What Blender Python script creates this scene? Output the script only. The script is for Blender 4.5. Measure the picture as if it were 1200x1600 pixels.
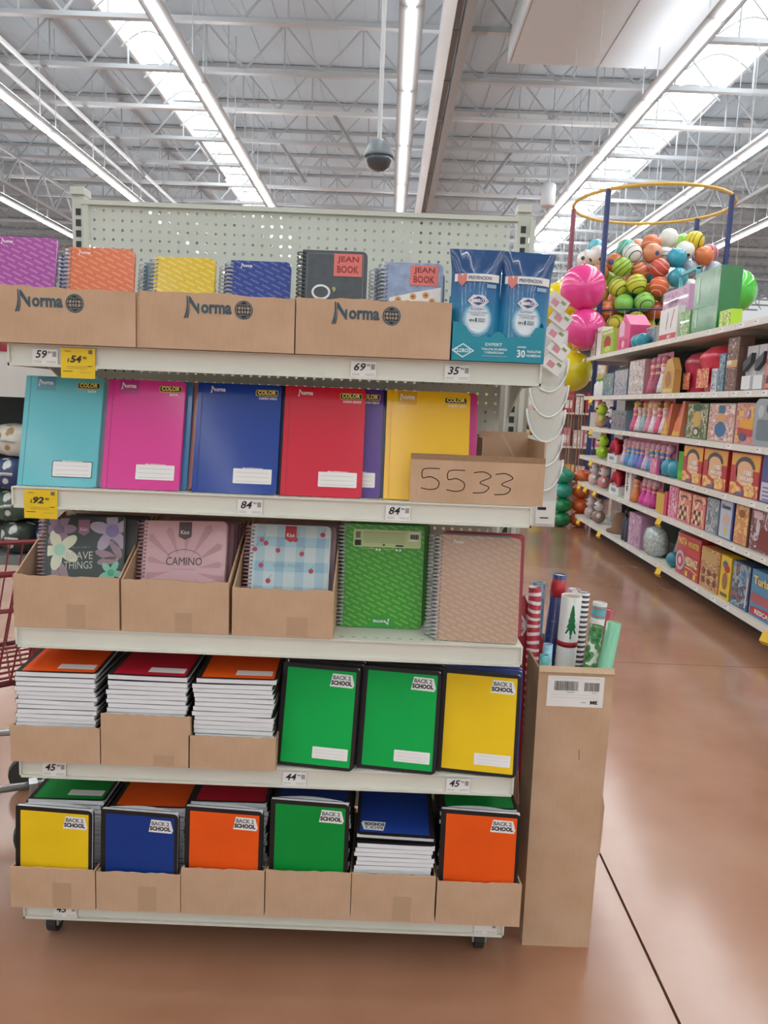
import bpy, bmesh, math, random
from mathutils import Matrix, Vector
random.seed(7)
for _o in list(bpy.data.objects): bpy.data.objects.remove(_o)
scene = bpy.context.scene
COL = scene.collection
PI = math.pi
R = math.radians

# ------------------------------------------------------------------ camera, world, exposure
CAM_H, PITCH, ROLL = 1.43, R(8.06), 0.04
cam_d = bpy.data.cameras.new('camera'); cam = bpy.data.objects.new('camera', cam_d); COL.objects.link(cam)
_f = Vector((0, math.cos(PITCH), -math.sin(PITCH))); _r = Vector((1, 0, 0)); _u = Vector((0, math.sin(PITCH), math.cos(PITCH)))
_R = _r*math.cos(ROLL) + _u*math.sin(ROLL); _U = _u*math.cos(ROLL) - _r*math.sin(ROLL)
cam.matrix_world = Matrix(((_R.x, _U.x, -_f.x, 0), (_R.y, _U.y, -_f.y, 0), (_R.z, _U.z, -_f.z, CAM_H), (0, 0, 0, 1)))
cam_d.sensor_fit = 'HORIZONTAL'; cam_d.sensor_width = 36; cam_d.lens = 36
cam_d.clip_start = .05; cam_d.clip_end = 200
scene.camera = cam
W = bpy.data.worlds.new('world'); scene.world = W; W.use_nodes = True
W.node_tree.nodes['Background'].inputs[0].default_value = (.96, .985, 1.0, 1)
W.node_tree.nodes['Background'].inputs[1].default_value = .5
vs = scene.view_settings
vs.view_transform = 'Standard'; vs.look = 'None'; vs.gamma = 1; vs.use_curve_mapping = False
vs.exposure = 0.5
LAMP = 17.5      # radiance of the fluorescent tubes
SKYL = 4.0       # radiance of the daylight strips in the roof

# ------------------------------------------------------------------ materials
def lin(h):
    h = h.lstrip('#'); c = [int(h[i:i+2], 16)/255 for i in (0, 2, 4)]
    return tuple(x/12.92 if x <= .04045 else ((x+.055)/1.055)**2.4 for x in c) + (1,)
_M = {}
def mat(hexc, rough=.5, coat=0, noise=0, ns=30, bump=0, bs=60, metal=0, emit=0, spec=.5):
    k = (hexc, rough, coat, noise, ns, bump, bs, metal, emit, spec)
    if k in _M: return _M[k]
    m = bpy.data.materials.new('m_' + hexc.strip('#')); m.use_nodes = True
    nt = m.node_tree; b = nt.nodes['Principled BSDF']; c = lin(hexc)
    b.inputs['Base Color'].default_value = c; b.inputs['Roughness'].default_value = rough
    b.inputs['Coat Weight'].default_value = coat; b.inputs['Coat Roughness'].default_value = .12
    b.inputs['Metallic'].default_value = metal; b.inputs['Specular IOR Level'].default_value = spec
    if emit:
        b.inputs['Emission Color'].default_value = c; b.inputs['Emission Strength'].default_value = emit
    if noise or bump:
        tc = nt.nodes.new('ShaderNodeTexCoord')
    if noise:
        n = nt.nodes.new('ShaderNodeTexNoise'); n.inputs['Scale'].default_value = ns; n.inputs['Detail'].default_value = 5
        nt.links.new(tc.outputs['Object'], n.inputs['Vector'])
        r = nt.nodes.new('ShaderNodeValToRGB'); nt.links.new(n.outputs['Fac'], r.inputs[0])
        r.color_ramp.elements[0].position = .3; r.color_ramp.elements[1].position = .7
        r.color_ramp.elements[0].color = tuple(x*(1-noise) for x in c[:3])+(1,)
        r.color_ramp.elements[1].color = tuple(min(1, x*(1+noise)) for x in c[:3])+(1,)
        nt.links.new(r.outputs[0], b.inputs['Base Color'])
    if bump:
        n2 = nt.nodes.new('ShaderNodeTexNoise'); n2.inputs['Scale'].default_value = bs; n2.inputs['Detail'].default_value = 3
        nt.links.new(tc.outputs['Object'], n2.inputs['Vector'])
        bp = nt.nodes.new('ShaderNodeBump'); bp.inputs['Strength'].default_value = bump; bp.inputs['Distance'].default_value = .004
        nt.links.new(n2.outputs['Fac'], bp.inputs['Height']); nt.links.new(bp.outputs[0], b.inputs['Normal'])
    _M[k] = m
    return m
def nodes_mat(name):
    m = bpy.data.materials.new(name); m.use_nodes = True
    return m, m.node_tree, m.node_tree.nodes['Principled BSDF']
def ramp(nt, src, stops, interp='LINEAR'):
    r = nt.nodes.new('ShaderNodeValToRGB'); nt.links.new(src, r.inputs[0]); cr = r.color_ramp; cr.interpolation = interp
    while len(cr.elements) < len(stops): cr.elements.new(.5)
    for e, (p, h) in zip(cr.elements, stops): e.position = p; e.color = lin(h)
    return r.outputs[0]
def mapping(nt, rot=(0, 0, 0), sc=(1, 1, 1), loc=(0, 0, 0)):
    tc = nt.nodes.new('ShaderNodeTexCoord'); mp = nt.nodes.new('ShaderNodeMapping')
    mp.inputs['Rotation'].default_value = rot; mp.inputs['Scale'].default_value = sc; mp.inputs['Location'].default_value = loc
    nt.links.new(tc.outputs['Object'], mp.inputs[0])
    return mp.outputs[0]
def dash_mat(base, dash, rough=.3, coat=.5):
    """cover print of slanted dashes (flat print on x-z plane)"""
    k = ('dash', base, dash)
    if k in _M: return _M[k]
    m, nt, b = nodes_mat('dash_print')
    v = mapping(nt, rot=(-PI/2, 0, 0))
    v2 = nt.nodes.new('ShaderNodeMapping'); v2.inputs['Rotation'].default_value = (0, 0, R(25)); nt.links.new(v, v2.inputs[0])
    br = nt.nodes.new('ShaderNodeTexBrick'); nt.links.new(v2.outputs[0], br.inputs['Vector'])
    br.inputs['Color1'].default_value = lin(dash); br.inputs['Color2'].default_value = lin(dash); br.inputs['Mortar'].default_value = lin(base)
    br.inputs['Scale'].default_value = 1; br.inputs['Brick Width'].default_value = .031; br.inputs['Row Height'].default_value = .0118
    br.inputs['Mortar Size'].default_value = .0044; br.inputs['Mortar Smooth'].default_value = .1; br.offset = .37
    nt.links.new(br.outputs['Color'], b.inputs['Base Color'])
    b.inputs['Roughness'].default_value = rough; b.inputs['Coat Weight'].default_value = coat; b.inputs['Coat Roughness'].default_value = .15; b.inputs['Specular IOR Level'].default_value = .3
    _M[k] = m
    return m
def vor_mat(name, stops, scale, rough=.5, interp='CONSTANT', bg=None, feature='F1', coat=0):
    k = ('vor', name)
    if k in _M: return _M[k]
    m, nt, b = nodes_mat(name)
    v = mapping(nt); t = nt.nodes.new('ShaderNodeTexVoronoi'); t.inputs['Scale'].default_value = scale; t.feature = feature
    nt.links.new(v, t.inputs['Vector'])
    nt.links.new(ramp(nt, t.outputs['Distance'], stops, interp), b.inputs['Base Color'])
    b.inputs['Roughness'].default_value = rough; b.inputs['Coat Weight'].default_value = coat
    _M[k] = m
    return m
def art_mat(name, cols, scale=14, rough=.35, coat=.3, seed=0):
    """a busy printed illustration: patches of the given colours"""
    k = ('art', name)
    if k in _M: return _M[k]
    m, nt, b = nodes_mat(name)
    v = mapping(nt, loc=(seed*3.1, seed*1.7, seed*2.3)); n = nt.nodes.new('ShaderNodeTexNoise')
    n.inputs['Scale'].default_value = scale; n.inputs['Detail'].default_value = 3; n.inputs['Distortion'].default_value = 1.2
    nt.links.new(v, n.inputs['Vector'])
    st = [(.27 + .46*i/len(cols), c) for i, c in enumerate(cols)]
    nt.links.new(ramp(nt, n.outputs['Fac'], st, 'CONSTANT'), b.inputs['Base Color'])
    b.inputs['Roughness'].default_value = rough; b.inputs['Coat Weight'].default_value = coat
    _M[k] = m
    return m
def stripe_mat(name, cols, sc=40, axis='X', dist=0, rough=.35):
    k = ('stripe', name)
    if k in _M: return _M[k]
    m, nt, b = nodes_mat(name)
    v = mapping(nt); w = nt.nodes.new('ShaderNodeTexWave'); w.bands_direction = axis
    w.inputs['Scale'].default_value = sc; w.inputs['Distortion'].default_value = dist; w.inputs['Detail'].default_value = 1
    nt.links.new(v, w.inputs['Vector'])
    nt.links.new(ramp(nt, w.outputs['Fac'], [(i/len(cols), c) for i, c in enumerate(cols)], 'CONSTANT'), b.inputs['Base Color'])
    b.inputs['Roughness'].default_value = rough
    _M[k] = m
    return m

WHITE = mat('#dcdccf', .42, noise=.03, ns=6)            # painted shelf steel
PEG = mat('#cfd4c6', .45, noise=.03, ns=5)
PAPER = mat('#e6e8ea', .8)
PRINTW = mat('#eceae6', .55)
INK = mat('#1d1c1e', .5)
DARK = mat('#26262a', .6)
BLK = mat('#221d1c', .45, spec=.3)
CHROME = mat('#b9bcbc', .22, metal=1)
WIRE = mat('#d9dde0', .25, metal=.6)
def cardboard():
    m, nt, b = nodes_mat('cardboard')
    v = mapping(nt); n = nt.nodes.new('ShaderNodeTexNoise'); n.inputs['Scale'].default_value = 9; n.inputs['Detail'].default_value = 6
    nt.links.new(v, n.inputs['Vector'])
    v2 = mapping(nt, sc=(1, 1, .08)); n2 = nt.nodes.new('ShaderNodeTexNoise'); n2.inputs['Scale'].default_value = 260
    nt.links.new(v2, n2.inputs['Vector'])
    mx = nt.nodes.new('ShaderNodeMath'); mx.operation = 'MULTIPLY_ADD'; mx.inputs[1].default_value = .25
    nt.links.new(n2.outputs['Fac'], mx.inputs[0]); nt.links.new(n.outputs['Fac'], mx.inputs[2])
    nt.links.new(ramp(nt, mx.outputs[0], [(.35, '#bd9c7a'), (.62, '#c7a586'), (.9, '#d0b092')]), b.inputs['Base Color'])
    b.inputs['Roughness'].default_value = .75
    bp = nt.nodes.new('ShaderNodeBump'); bp.inputs['Strength'].default_value = .25; bp.inputs['Distance'].default_value = .002
    nt.links.new(mx.outputs[0], bp.inputs['Height']); nt.links.new(bp.outputs[0], b.inputs['Normal'])
    return m
CARD = cardboard()
CARD_EDGE = mat('#d6ba9a', .9, bump=.5, bs=200)
TAPE = mat('#ba9b7c', .25, coat=.4)

# ------------------------------------------------------------------ mesh helpers
class MB:
    def __init__(s): s.v = []; s.f = []; s.m = []; s.mats = []; s.cur = 0
    def use(s, m):
        if m not in s.mats: s.mats.append(m)
        s.cur = s.mats.index(m); return s
    def add(s, vs_, fs):
        o = len(s.v); s.v += [tuple(p) for p in vs_]
        for f in fs: s.f.append([i+o for i in f]); s.m.append(s.cur)
        return s
    def box(s, x0, x1, y0, y1, z0, z1):
        return s.add([(x0, y0, z0), (x1, y0, z0), (x1, y1, z0), (x0, y1, z0), (x0, y0, z1), (x1, y0, z1), (x1, y1, z1), (x0, y1, z1)],
                     [(0, 3, 2, 1), (4, 5, 6, 7), (0, 1, 5, 4), (1, 2, 6, 5), (2, 3, 7, 6), (3, 0, 4, 7)])
    def prism(s, poly, a0, a1, ax='y'):
        """poly (u,v) CCW; extruded along y (u=x,v=z), z (u=x,v=y) or x (u=y,v=z)"""
        n = len(poly)
        f3 = {'y': lambda u, v, a: (u, a, v), 'z': lambda u, v, a: (u, v, a), 'x': lambda u, v, a: (a, u, v)}[ax]
        vs_ = [f3(u, v, a0) for u, v in poly] + [f3(u, v, a1) for u, v in poly]
        if ax == 'y': caps = [list(range(n)), list(range(2*n-1, n-1, -1))]
        else: caps = [list(range(n-1, -1, -1)), list(range(n, 2*n))]
        sides = [((i+1) % n, i, i+n, (i+1) % n+n) if ax == 'y' else (i, (i+1) % n, (i+1) % n+n, i+n) for i in range(n)]
        return s.add(vs_, caps+sides)
    def tube(s, pts, r, n=6, closed=False, cap=True):
        pts = [Vector(p) for p in pts]; N = len(pts); rings = []
        for i, p in enumerate(pts):
            if closed: t = pts[(i+1) % N]-pts[i-1]
            else: t = pts[min(i+1, N-1)]-pts[max(i-1, 0)]
            t.normalize(); a = Vector((0, 0, 1)) if abs(t.z) < .9 else Vector((1, 0, 0))
            u = t.cross(a).normalized(); w = t.cross(u)
            rr = r[i] if isinstance(r, (list, tuple)) else r
            rings.append([p+(u*math.cos(2*PI*k/n)+w*math.sin(2*PI*k/n))*rr for k in range(n)])
        vs_ = [q for rg in rings for q in rg]; fs = []
        for i in range(N if closed else N-1):
            j = (i+1) % N
            for k in range(n): fs.append((i*n+k, j*n+k, j*n+(k+1) % n, i*n+(k+1) % n))
        if cap and not closed: fs += [list(range(n)), list(range(N*n-1, (N-1)*n-1, -1))]
        return s.add(vs_, fs)
    def bar(s, a, b, w, h=None):
        """square bar from a to b"""
        h = h or w; a = Vector(a); b = Vector(b); t = (b-a).normalized()
        up = Vector((0, 0, 1)) if abs(t.z) < .95 else Vector((0, 1, 0))
        u = t.cross(up).normalized()*w/2; v = u.cross(t).normalized()*h/2
        q = [a-u-v, a+u-v, a+u+v, a-u+v, b-u-v, b+u-v, b+u+v, b-u+v]
        return s.add(q, [(0, 3, 2, 1), (4, 5, 6, 7), (0, 1, 5, 4), (1, 2, 6, 5), (2, 3, 7, 6), (3, 0, 4, 7)])
    def lathe(s, prof, n=16, c=(0, 0, 0), sx=1, sy=1):
        vs_ = [(c[0]+r*sx*math.cos(2*PI*k/n), c[1]+r*sy*math.sin(2*PI*k/n), c[2]+z) for r, z in prof for k in range(n)]; fs = []
        for i in range(len(prof)-1):
            for k in range(n): fs.append((i*n+k, i*n+(k+1) % n, (i+1)*n+(k+1) % n, (i+1)*n+k))
        fs += [list(range(n-1, -1, -1)), list(range((len(prof)-1)*n, len(prof)*n))]
        return s.add(vs_, fs)
    def ball(s, c, r, n=16, m=10, sz=1):
        prof = [(max(.002*r, r*math.sin(PI*i/m)), -r*sz*math.cos(PI*i/m)) for i in range(m+1)]
        return s.lathe(prof, n, c)
    def mesh(s, name='mesh', smooth=False):
        me = bpy.data.meshes.new(name); me.from_pydata(s.v, [], s.f)
        for m in s.mats or [None]: me.materials.append(m)
        if len(s.mats) > 1: me.polygons.foreach_set('material_index', s.m)
        if smooth: me.polygons.foreach_set('use_smooth', [True]*len(me.polygons))
        me.update(); return me
    def obj(s, name, m=None, parent=None, loc=(0, 0, 0), rot=(0, 0, 0), smooth=False):
        return put(name, s.mesh(name, smooth), m, parent, loc, rot)
def put(name, me, m=None, parent=None, loc=(0, 0, 0), rot=(0, 0, 0), scale=None):
    o = bpy.data.objects.new(name, me); COL.objects.link(o)
    o.location = loc; o.rotation_euler = rot
    if scale: o.scale = scale
    if parent: o.parent = parent
    if m is not None:
        if not me.materials: me.materials.append(None)
        o.material_slots[0].link = 'OBJECT'; o.material_slots[0].material = m
    return o
def tag(o, label, cat, group=None):
    o['label'] = label; o['category'] = cat
    if group: o['group'] = group
    return o
def thing(name, label, cat, loc=(0, 0, 0), rot=(0, 0, 0), group=None):
    o = bpy.data.objects.new(name, None); COL.objects.link(o); o.empty_display_size = .05
    o.location = loc; o.rotation_euler = rot
    return tag(o, label, cat, group)
def struct(o): o['kind'] = 'structure'; return o
def dup(root, loc=None, rot=None, label=None):
    def cp(o, par):
        c = o.copy(); COL.objects.link(c); c.parent = par
        for ch in o.children: cp(ch, c)
        return c
    r = cp(root, None)
    if loc is not None: r.location = loc
    if rot is not None: r.rotation_euler = rot
    if label: r['label'] = label
    return r
def rrect(x0, z0, x1, z1, r, k=4, corners='all'):
    pts = []
    for cx, cz, a0, on in ((x1-r, z0+r, -90, 'br'), (x1-r, z1-r, 0, 'tr'), (x0+r, z1-r, 90, 'tl'), (x0+r, z0+r, 180, 'bl')):
        if corners == 'all' or (corners == 'right' and on[1] == 'r') or (corners == 'top' and on[0] == 't'):
            pts += [(cx+r*math.cos(R(a0+90*i/k)), cz+r*math.sin(R(a0+90*i/k))) for i in range(k+1)]
        else:
            pts.append((x1 if on[1] == 'r' else x0, z1 if on[0] == 't' else z0))
    return pts
_T = {}
def text_mesh(s, bold=.0, shear=0):
    k = (s, bold, shear)
    if k in _T: return _T[k]
    cu = bpy.data.curves.new('t', 'FONT'); cu.body = s; cu.size = 1; cu.offset = bold; cu.shear = shear; cu.resolution_u = 2
    ob = bpy.data.objects.new('t', cu); me = ob.to_mesh()
    vs_ = [(v.co.x, v.co.y) for v in me.vertices]; fs = [list(p.vertices) for p in me.polygons]
    ob.to_mesh_clear(); bpy.data.objects.remove(ob); bpy.data.curves.remove(cu)
    x0 = min(v[0] for v in vs_); x1 = max(v[0] for v in vs_); y0 = min(v[1] for v in vs_); y1 = max(v[1] for v in vs_)
    _T[k] = ([((x-x0)/(x1-x0), (y-y0)/(y1-y0)) for x, y in vs_], fs)
    return _T[k]
class Print(MB):
    """flat print on a front face: x right, z up, facing -y; layer n lies n*eps in front of it"""
    def __init__(s, eps=.0005): super().__init__(); s.eps = eps
    def poly(s, pts, m, l=1):
        s.use(m); return s.add([(x, -s.eps*l, z) for x, z in pts], [list(range(len(pts)))])
    def rect(s, x0, z0, x1, z1, m, l=1, r=0):
        return s.poly(rrect(x0, z0, x1, z1, r) if r else [(x0, z0), (x1, z0), (x1, z1), (x0, z1)], m, l)
    def ell(s, cx, cz, rx, rz, m, l=1, n=18, rot=0):
        c, d = math.cos(rot), math.sin(rot)
        return s.poly([(cx+rx*math.cos(2*PI*k/n)*c-rz*math.sin(2*PI*k/n)*d, cz+rx*math.cos(2*PI*k/n)*d+rz*math.sin(2*PI*k/n)*c) for k in range(n)], m, l)
    def ring(s, cx, cz, rx, rz, w, m, l=1, n=24, a0=0, a1=360):
        s.use(m); full = a1-a0 >= 360; vs_ = []; N = n if full else n+1
        for k in range(N):
            a = R(a0+(a1-a0)*k/n); vs_ += [(cx+rx*math.cos(a), -s.eps*l, cz+rz*math.sin(a)), (cx+(rx-w)*math.cos(a), -s.eps*l, cz+(rz-w)*math.sin(a))]
        return s.add(vs_, [(2*k+1, 2*k, 2*((k+1) % N), 2*((k+1) % N)+1) for k in range(n)])
    def stroke(s, pts, w, m, l=1):
        s.use(m)
        for (x0, z0), (x1, z1) in zip(pts, pts[1:]):
            d = math.hypot(x1-x0, z1-z0) or 1; ux, uz = (x1-x0)/d*w/2, (z1-z0)/d*w/2
            s.add([(x0-ux+uz, -s.eps*l, z0-uz-ux), (x1+ux+uz, -s.eps*l, z1+uz-ux), (x1+ux-uz, -s.eps*l, z1+uz+ux), (x0-ux-uz, -s.eps*l, z0-uz+ux)], [(0, 1, 2, 3)])
        return s
    def text(s, t, x0, z0, w, h, m, l=2, bold=0, shear=0, flip=False):
        vs_, fs = text_mesh(t, bold, shear); s.use(m)
        if flip: return s.add([(x0+w*(1-u), -s.eps*l, z0+h*(1-v)) for u, v in vs_], fs)
        return s.add([(x0+w*u, -s.eps*l, z0+h*v) for u, v in vs_], fs)
    def lines(s, x0, z0, w, n, dz, m, l=2, th=.0006):
        for i in range(n): s.rect(x0, z0-i*dz, x0+w, z0-i*dz+th, m, l)
        return s
    def norma(s, x0, z0, w, h, m, l=2, flip=False):
        """the brand word with its swooping N"""
        q = (lambda u, v: (x0+w*(1-u), z0+h*(1-v))) if flip else (lambda u, v: (x0+w*u, z0+h*v))
        sw = [(0, 0), (.045, .02), (.085, .25), (.10, .62), (.085, 1), (.06, .98), (.065, .6), (.045, .3)]
        sw2 = [(.055, 0), (.10, .04), (.125, .35), (.125, .72), (.30, .22), (.325, .22), (.325, .68), (.285, .68), (.285, .48), (.14, .96), (.105, .96), (.115, .6), (.1, .3)]
        for pl in (sw, sw2):
            pts = [q(u, v) for u, v in pl]
            s.poly(pts, m, l)
        if flip: s.text('orma', x0, z0+h*(1-.66), w*.64, h*.42, m, l, .022, 0, True)
        else: s.text('orma', x0+w*.36, z0+h*.24, w*.64, h*.42, m, l, .034)
        return s
    def globe(s, cx, cz, r, m, l=2):
        s.ring(cx, cz, r, r, r*.13, m, l)
        for k in (.38, .78): s.ring(cx, cz, r*k, r*.82, r*.13, m, l)
        for dz in (-.42, 0, .42):
            hw = r*.82*math.sqrt(1-(dz*1.1)**2); s.rect(cx-hw, cz+dz*r-r*.06, cx+hw, cz+dz*r+r*.06, m, l)
        return s.rect(cx-r*.06, cz-r*.82, cx+r*.06, cz+r*.82, m, l)

# ------------------------------------------------------------------ floor, ceiling, back wall
def floor_mat():
    m, nt, b = nodes_mat('polished_concrete')
    v = mapping(nt); n = nt.nodes.new('ShaderNodeTexNoise'); n.inputs['Scale'].default_value = 1.3; n.inputs['Detail'].default_value = 8; n.inputs['Roughness'].default_value = .5
    nt.links.new(v, n.inputs['Vector'])
    nt.links.new(ramp(nt, n.outputs['Fac'], [(.3, '#9c6d52'), (.5, '#aa7c61'), (.7, '#b68c73')]), b.inputs['Base Color'])
    n2 = nt.nodes.new('ShaderNodeTexNoise'); n2.inputs['Scale'].default_value = 2.2; n2.inputs['Detail'].default_value = 2; nt.links.new(v, n2.inputs['Vector'])
    mr = nt.nodes.new('ShaderNodeMapRange'); mr.inputs[3].default_value = .17; mr.inputs[4].default_value = .27
    nt.links.new(n2.outputs['Fac'], mr.inputs[0]); nt.links.new(mr.outputs[0], b.inputs['Roughness'])
    b.inputs['Coat Weight'].default_value = .55; b.inputs['Coat Roughness'].default_value = .14
    return m
FLOOR = floor_mat()
fl = struct(MB().box(-20, 20, -10, 50, -.2, -.012).obj('floor', mat('#2a211c', .8)))
gx = [-20, -14.35, -9.25, -4.25, .75, 5.75, 10.75, 15.75, 20]; gy = [-10, -5.7, -.7, 4.29, 9.29, 14.3, 19.3, 24.3, 29.3, 39.3, 50]
for i in range(len(gx)-1):
    for j in range(len(gy)-1):
        MB().box(gx[i]+.004, gx[i+1]-.004, gy[j]+.004, gy[j+1]-.004, -.012, 0).obj('slab', FLOOR, fl)
ROOFZ = 7.85
CEIL = mat('#b0bfc8', .8, noise=.05, ns=.8)
ce = struct(MB().box(-20, 20, -20, 50, ROOFZ, ROOFZ+.1).obj('ceiling', CEIL))
struct(MB().box(-20, 20, 50, 50.2, 0, ROOFZ).obj('wall_back', mat('#c9c6c0', .8)))
STEEL = mat('#aeb4b7', .55); STEEL_W = mat('#cbd0d2', .55); STEEL_D = mat('#8c8e8f', .6)
# roof deck ribs
dk = MB()
for i in range(80): dk.box(-19.7+i*.5, -19.66+i*.5, -10, 50, ROOFZ-.02, ROOFZ)
o = dk.obj('deck_ribs', CEIL, ce); o['kind'] = 'stuff'
# roof trusses across the hall
chord = MB().bar((-19, 0, 0), (19, 0, 0), .11, .07).mesh('chord')
PANEL = 1.35
dg1 = MB().bar((0, 0, .04), (PANEL/2, 0, .78), .03).mesh('diagonal'); dg2 = MB().bar((0, 0, .78), (PANEL/2, 0, .04), .03).mesh('diagonal')
pst = MB().bar((0, 0, .04), (0, 0, .78), .026).mesh('upright')
def truss(y, k):
    t = bpy.data.objects.new('roof_truss', None); COL.objects.link(t); t.location = (0, y, 7.0); struct(t)
    put('bottom_chord', chord, STEEL if k % 3 else STEEL_W, t); put('top_chord', chord, STEEL, t, (0, 0, .8))
    n = 28; web = MB()
    for i in range(n):
        x = -18.9+i*PANEL + .3*(k % 2)
        if k < 5 and abs(x) < 6.6:
            put('diagonal', dg1, STEEL, t, (x, 0, 0)); put('diagonal', dg2, STEEL, t, (x+PANEL/2, 0, 0)); put('upright', pst, STEEL, t, (x+PANEL/2, 0, 0))
        else:
            web.bar((x, 0, .04), (x+PANEL/2, 0, .78), .03); web.bar((x+PANEL/2, 0, .78), (x+PANEL, 0, .04), .03); web.bar((x+PANEL/2, 0, .04), (x+PANEL/2, 0, .78), .026)
    w = web.obj('web', STEEL, t); w['kind'] = 'stuff'
for k in range(19): truss(10.6+1.8*k, k)
# longitudinal girders and pipes
def girder(name, x, z, w, h, m, y0=4, y1=49): return struct(MB().box(x-w/2, x+w/2, y0, y1, z-h/2, z+h/2).obj(name, m))
g = girder('roof_girder', .62, 6.86, .16, .3, STEEL_W); MB().box(.84, .98, 4, 49, 6.76, 6.98).obj('duct', STEEL_D, g); MB().box(.74, .83, 4, 49, 6.98, 7.0).obj('flange', STEEL, g)
for x in (-6.7, -6.2, 6.9, 7.2): 
    p = struct(MB().tube([(x, 4, 6.75), (x, 49, 6.75)], .04, 8).obj('roof_pipe', STEEL_W))
def long_truss(x):
    t = bpy.data.objects.new('roof_joist', None); COL.objects.link(t); t.location = (x, 0, 6.2); struct(t)
    for z in (0, .75): MB().bar((0, 8, z), (0, 49, z), .07).obj('chord', STEEL, t)
    wb = MB()
    for i in range(30):
        y = 8+i*1.36; wb.bar((0, y, 0), (0, y+.68, .75), .035); wb.bar((0, y+.68, .75), (0, y+1.36, 0), .035)
    q = wb.obj('web', STEEL, t); q['kind'] = 'stuff'
for x in (-9.2, 7.7): long_truss(x)
br = MB().bar((0, 0, 0), (.55, .25, -.75), .055).mesh('brace'); br2 = MB().bar((0, 0, 0), (-.55, .25, -.75), .055).mesh('brace')
for x, y, q in ((-4.4, 17.8, br), (-6.2, 17.8, br), (-2.6, 17.8, br), (-1.3, 16, br), (2.5, 17.8, br2), (4.2, 17.8, br2), (3.2, 21.4, br2)):
    struct(put('roof_brace', q, STEEL_D, None, (x, y, 7.0)))
# daylight strips
def skylight(n, x0, x1):
    s = struct(MB().box(x0, x1, 5, 48, ROOFZ-.07, ROOFZ-.03).obj('window_%d' % n, mat('#f6fbff', .5, emit=SKYL)))
    MB().box(x0-.06, x0, 5, 48, ROOFZ-.25, ROOFZ).obj('frame', STEEL_W, s); MB().box(x1, x1+.06, 5, 48, ROOFZ-.25, ROOFZ).obj('frame', STEEL_W, s)
    arc = MB().tube([(x0+(x1-x0)*i/8, 0, -.32+.28*math.sin(PI*i/8)) for i in range(9)], .02, 4).mesh('rib')
    for k in range(30): put('rib', arc, STEEL, s, (0, 8+k*1.3, ROOFZ-.08))
skylight(1, -4.95, -4.0); skylight(2, 5.0, 6.15)
# boxed white duct below the roof
so = struct(MB().box(1.63, 4.1, 7.5, 12.5, 6.62, 7.0).obj('trim_1', mat('#c6ccd0', .7)))
MB().box(1.64, 2.96, 7.51, 12.49, 6.6, 6.62).obj('panel', mat('#c2cad0', .7), so); MB().box(2.985, 4.09, 7.51, 12.49, 6.6, 6.62).obj('panel', mat('#c2cad0', .7), so)
MB().box(1.60, 1.63, 7.5, 12.5, 6.6, 7.0).obj('edge', STEEL_W, so)
# rows of fluorescent fixtures
TUBE = mat('#ffffff', .5, emit=LAMP)
hous = MB().prism([(-.15, .02), (-.05, .0), (.05, .0), (.15, .02), (.06, .12), (-.06, .12)][::1], -1.215, 1.215, 'y').mesh('housing')
tub = MB().box(-.038, .038, -1.17, 1.17, -.035, -.002).mesh('tube')
UPL = mat('#fdfdff', .5, emit=LAMP*.5); upl = MB().box(-.055, .055, -1.17, 1.17, .121, .126).mesh('added_uplight')  # glowing strip added on top of each housing to brighten ceiling and trusses
rod = MB().tube([(0, 0, .12), (0, 0, 1.86)], .008, 4).mesh('hanger_rod')
names = {-9.65: 'row farthest from the toy shelves', -6.28: 'row second farthest from the toy shelves', -3.0: 'row beside the daylight strip farther from the toys', .09: 'row nearest the dome camera', 3.66: 'row beside the boxed white duct', 6.13: 'row passing over the ball cage', 8.8: 'row beyond the ball cage'}
for x in names:
    for k in range(26):
        y = -18.4+k*2.44
        f = thing('light_fixture', 'white fluorescent strip light hanging in the %s' % names[x], 'light', (x, y, 6.0), group='strip lights in the '+names[x])
        put('housing', hous, mat('#8d9193', .6), f); put('tube', tub, TUBE, f); put('added_uplight', upl, UPL, f)
        if y > 6: put('hanger_rod', rod, STEEL, f, (0, -.9, 0)); put('hanger_rod', rod, STEEL, f, (0, .9, 0))
# dome on a rod
d = thing('security_camera', 'dark round dome camera hanging from a long white rod under the roof', 'camera', (-.155, 6.5, 3.39))
MB().tube([(0, 0, .1), (0, 0, 4.3)], .018, 8).obj('rod', STEEL_W, d)
MB().lathe([(.03, .125), (.07, .105), (.1, .06), (.118, .012), (.12, 0), (.118, -.012)], 24).obj('shell', mat('#7d878c', .35), d, smooth=True)
MB().lathe([(.112, -.01), (.106, -.045), (.08, -.09), (.04, -.115), (.002, -.12)], 24).obj('dome', mat('#3f4a52', .12, coat=.6), d, smooth=True)
# small hanging speaker
d = thing('pendant_speaker', 'small white cylinder speaker hanging from a thin cable under the roof', 'speaker', (3.1, 16.5, 5.55))
MB().lathe([(.14, 0), (.15, .03), (.15, .42), (.12, .45)], 16).obj('body', STEEL_W, d, smooth=True); MB().tube([(0, 0, .45), (0, 0, 2.3)], .01, 4).obj('cable', STEEL, d)

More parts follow.
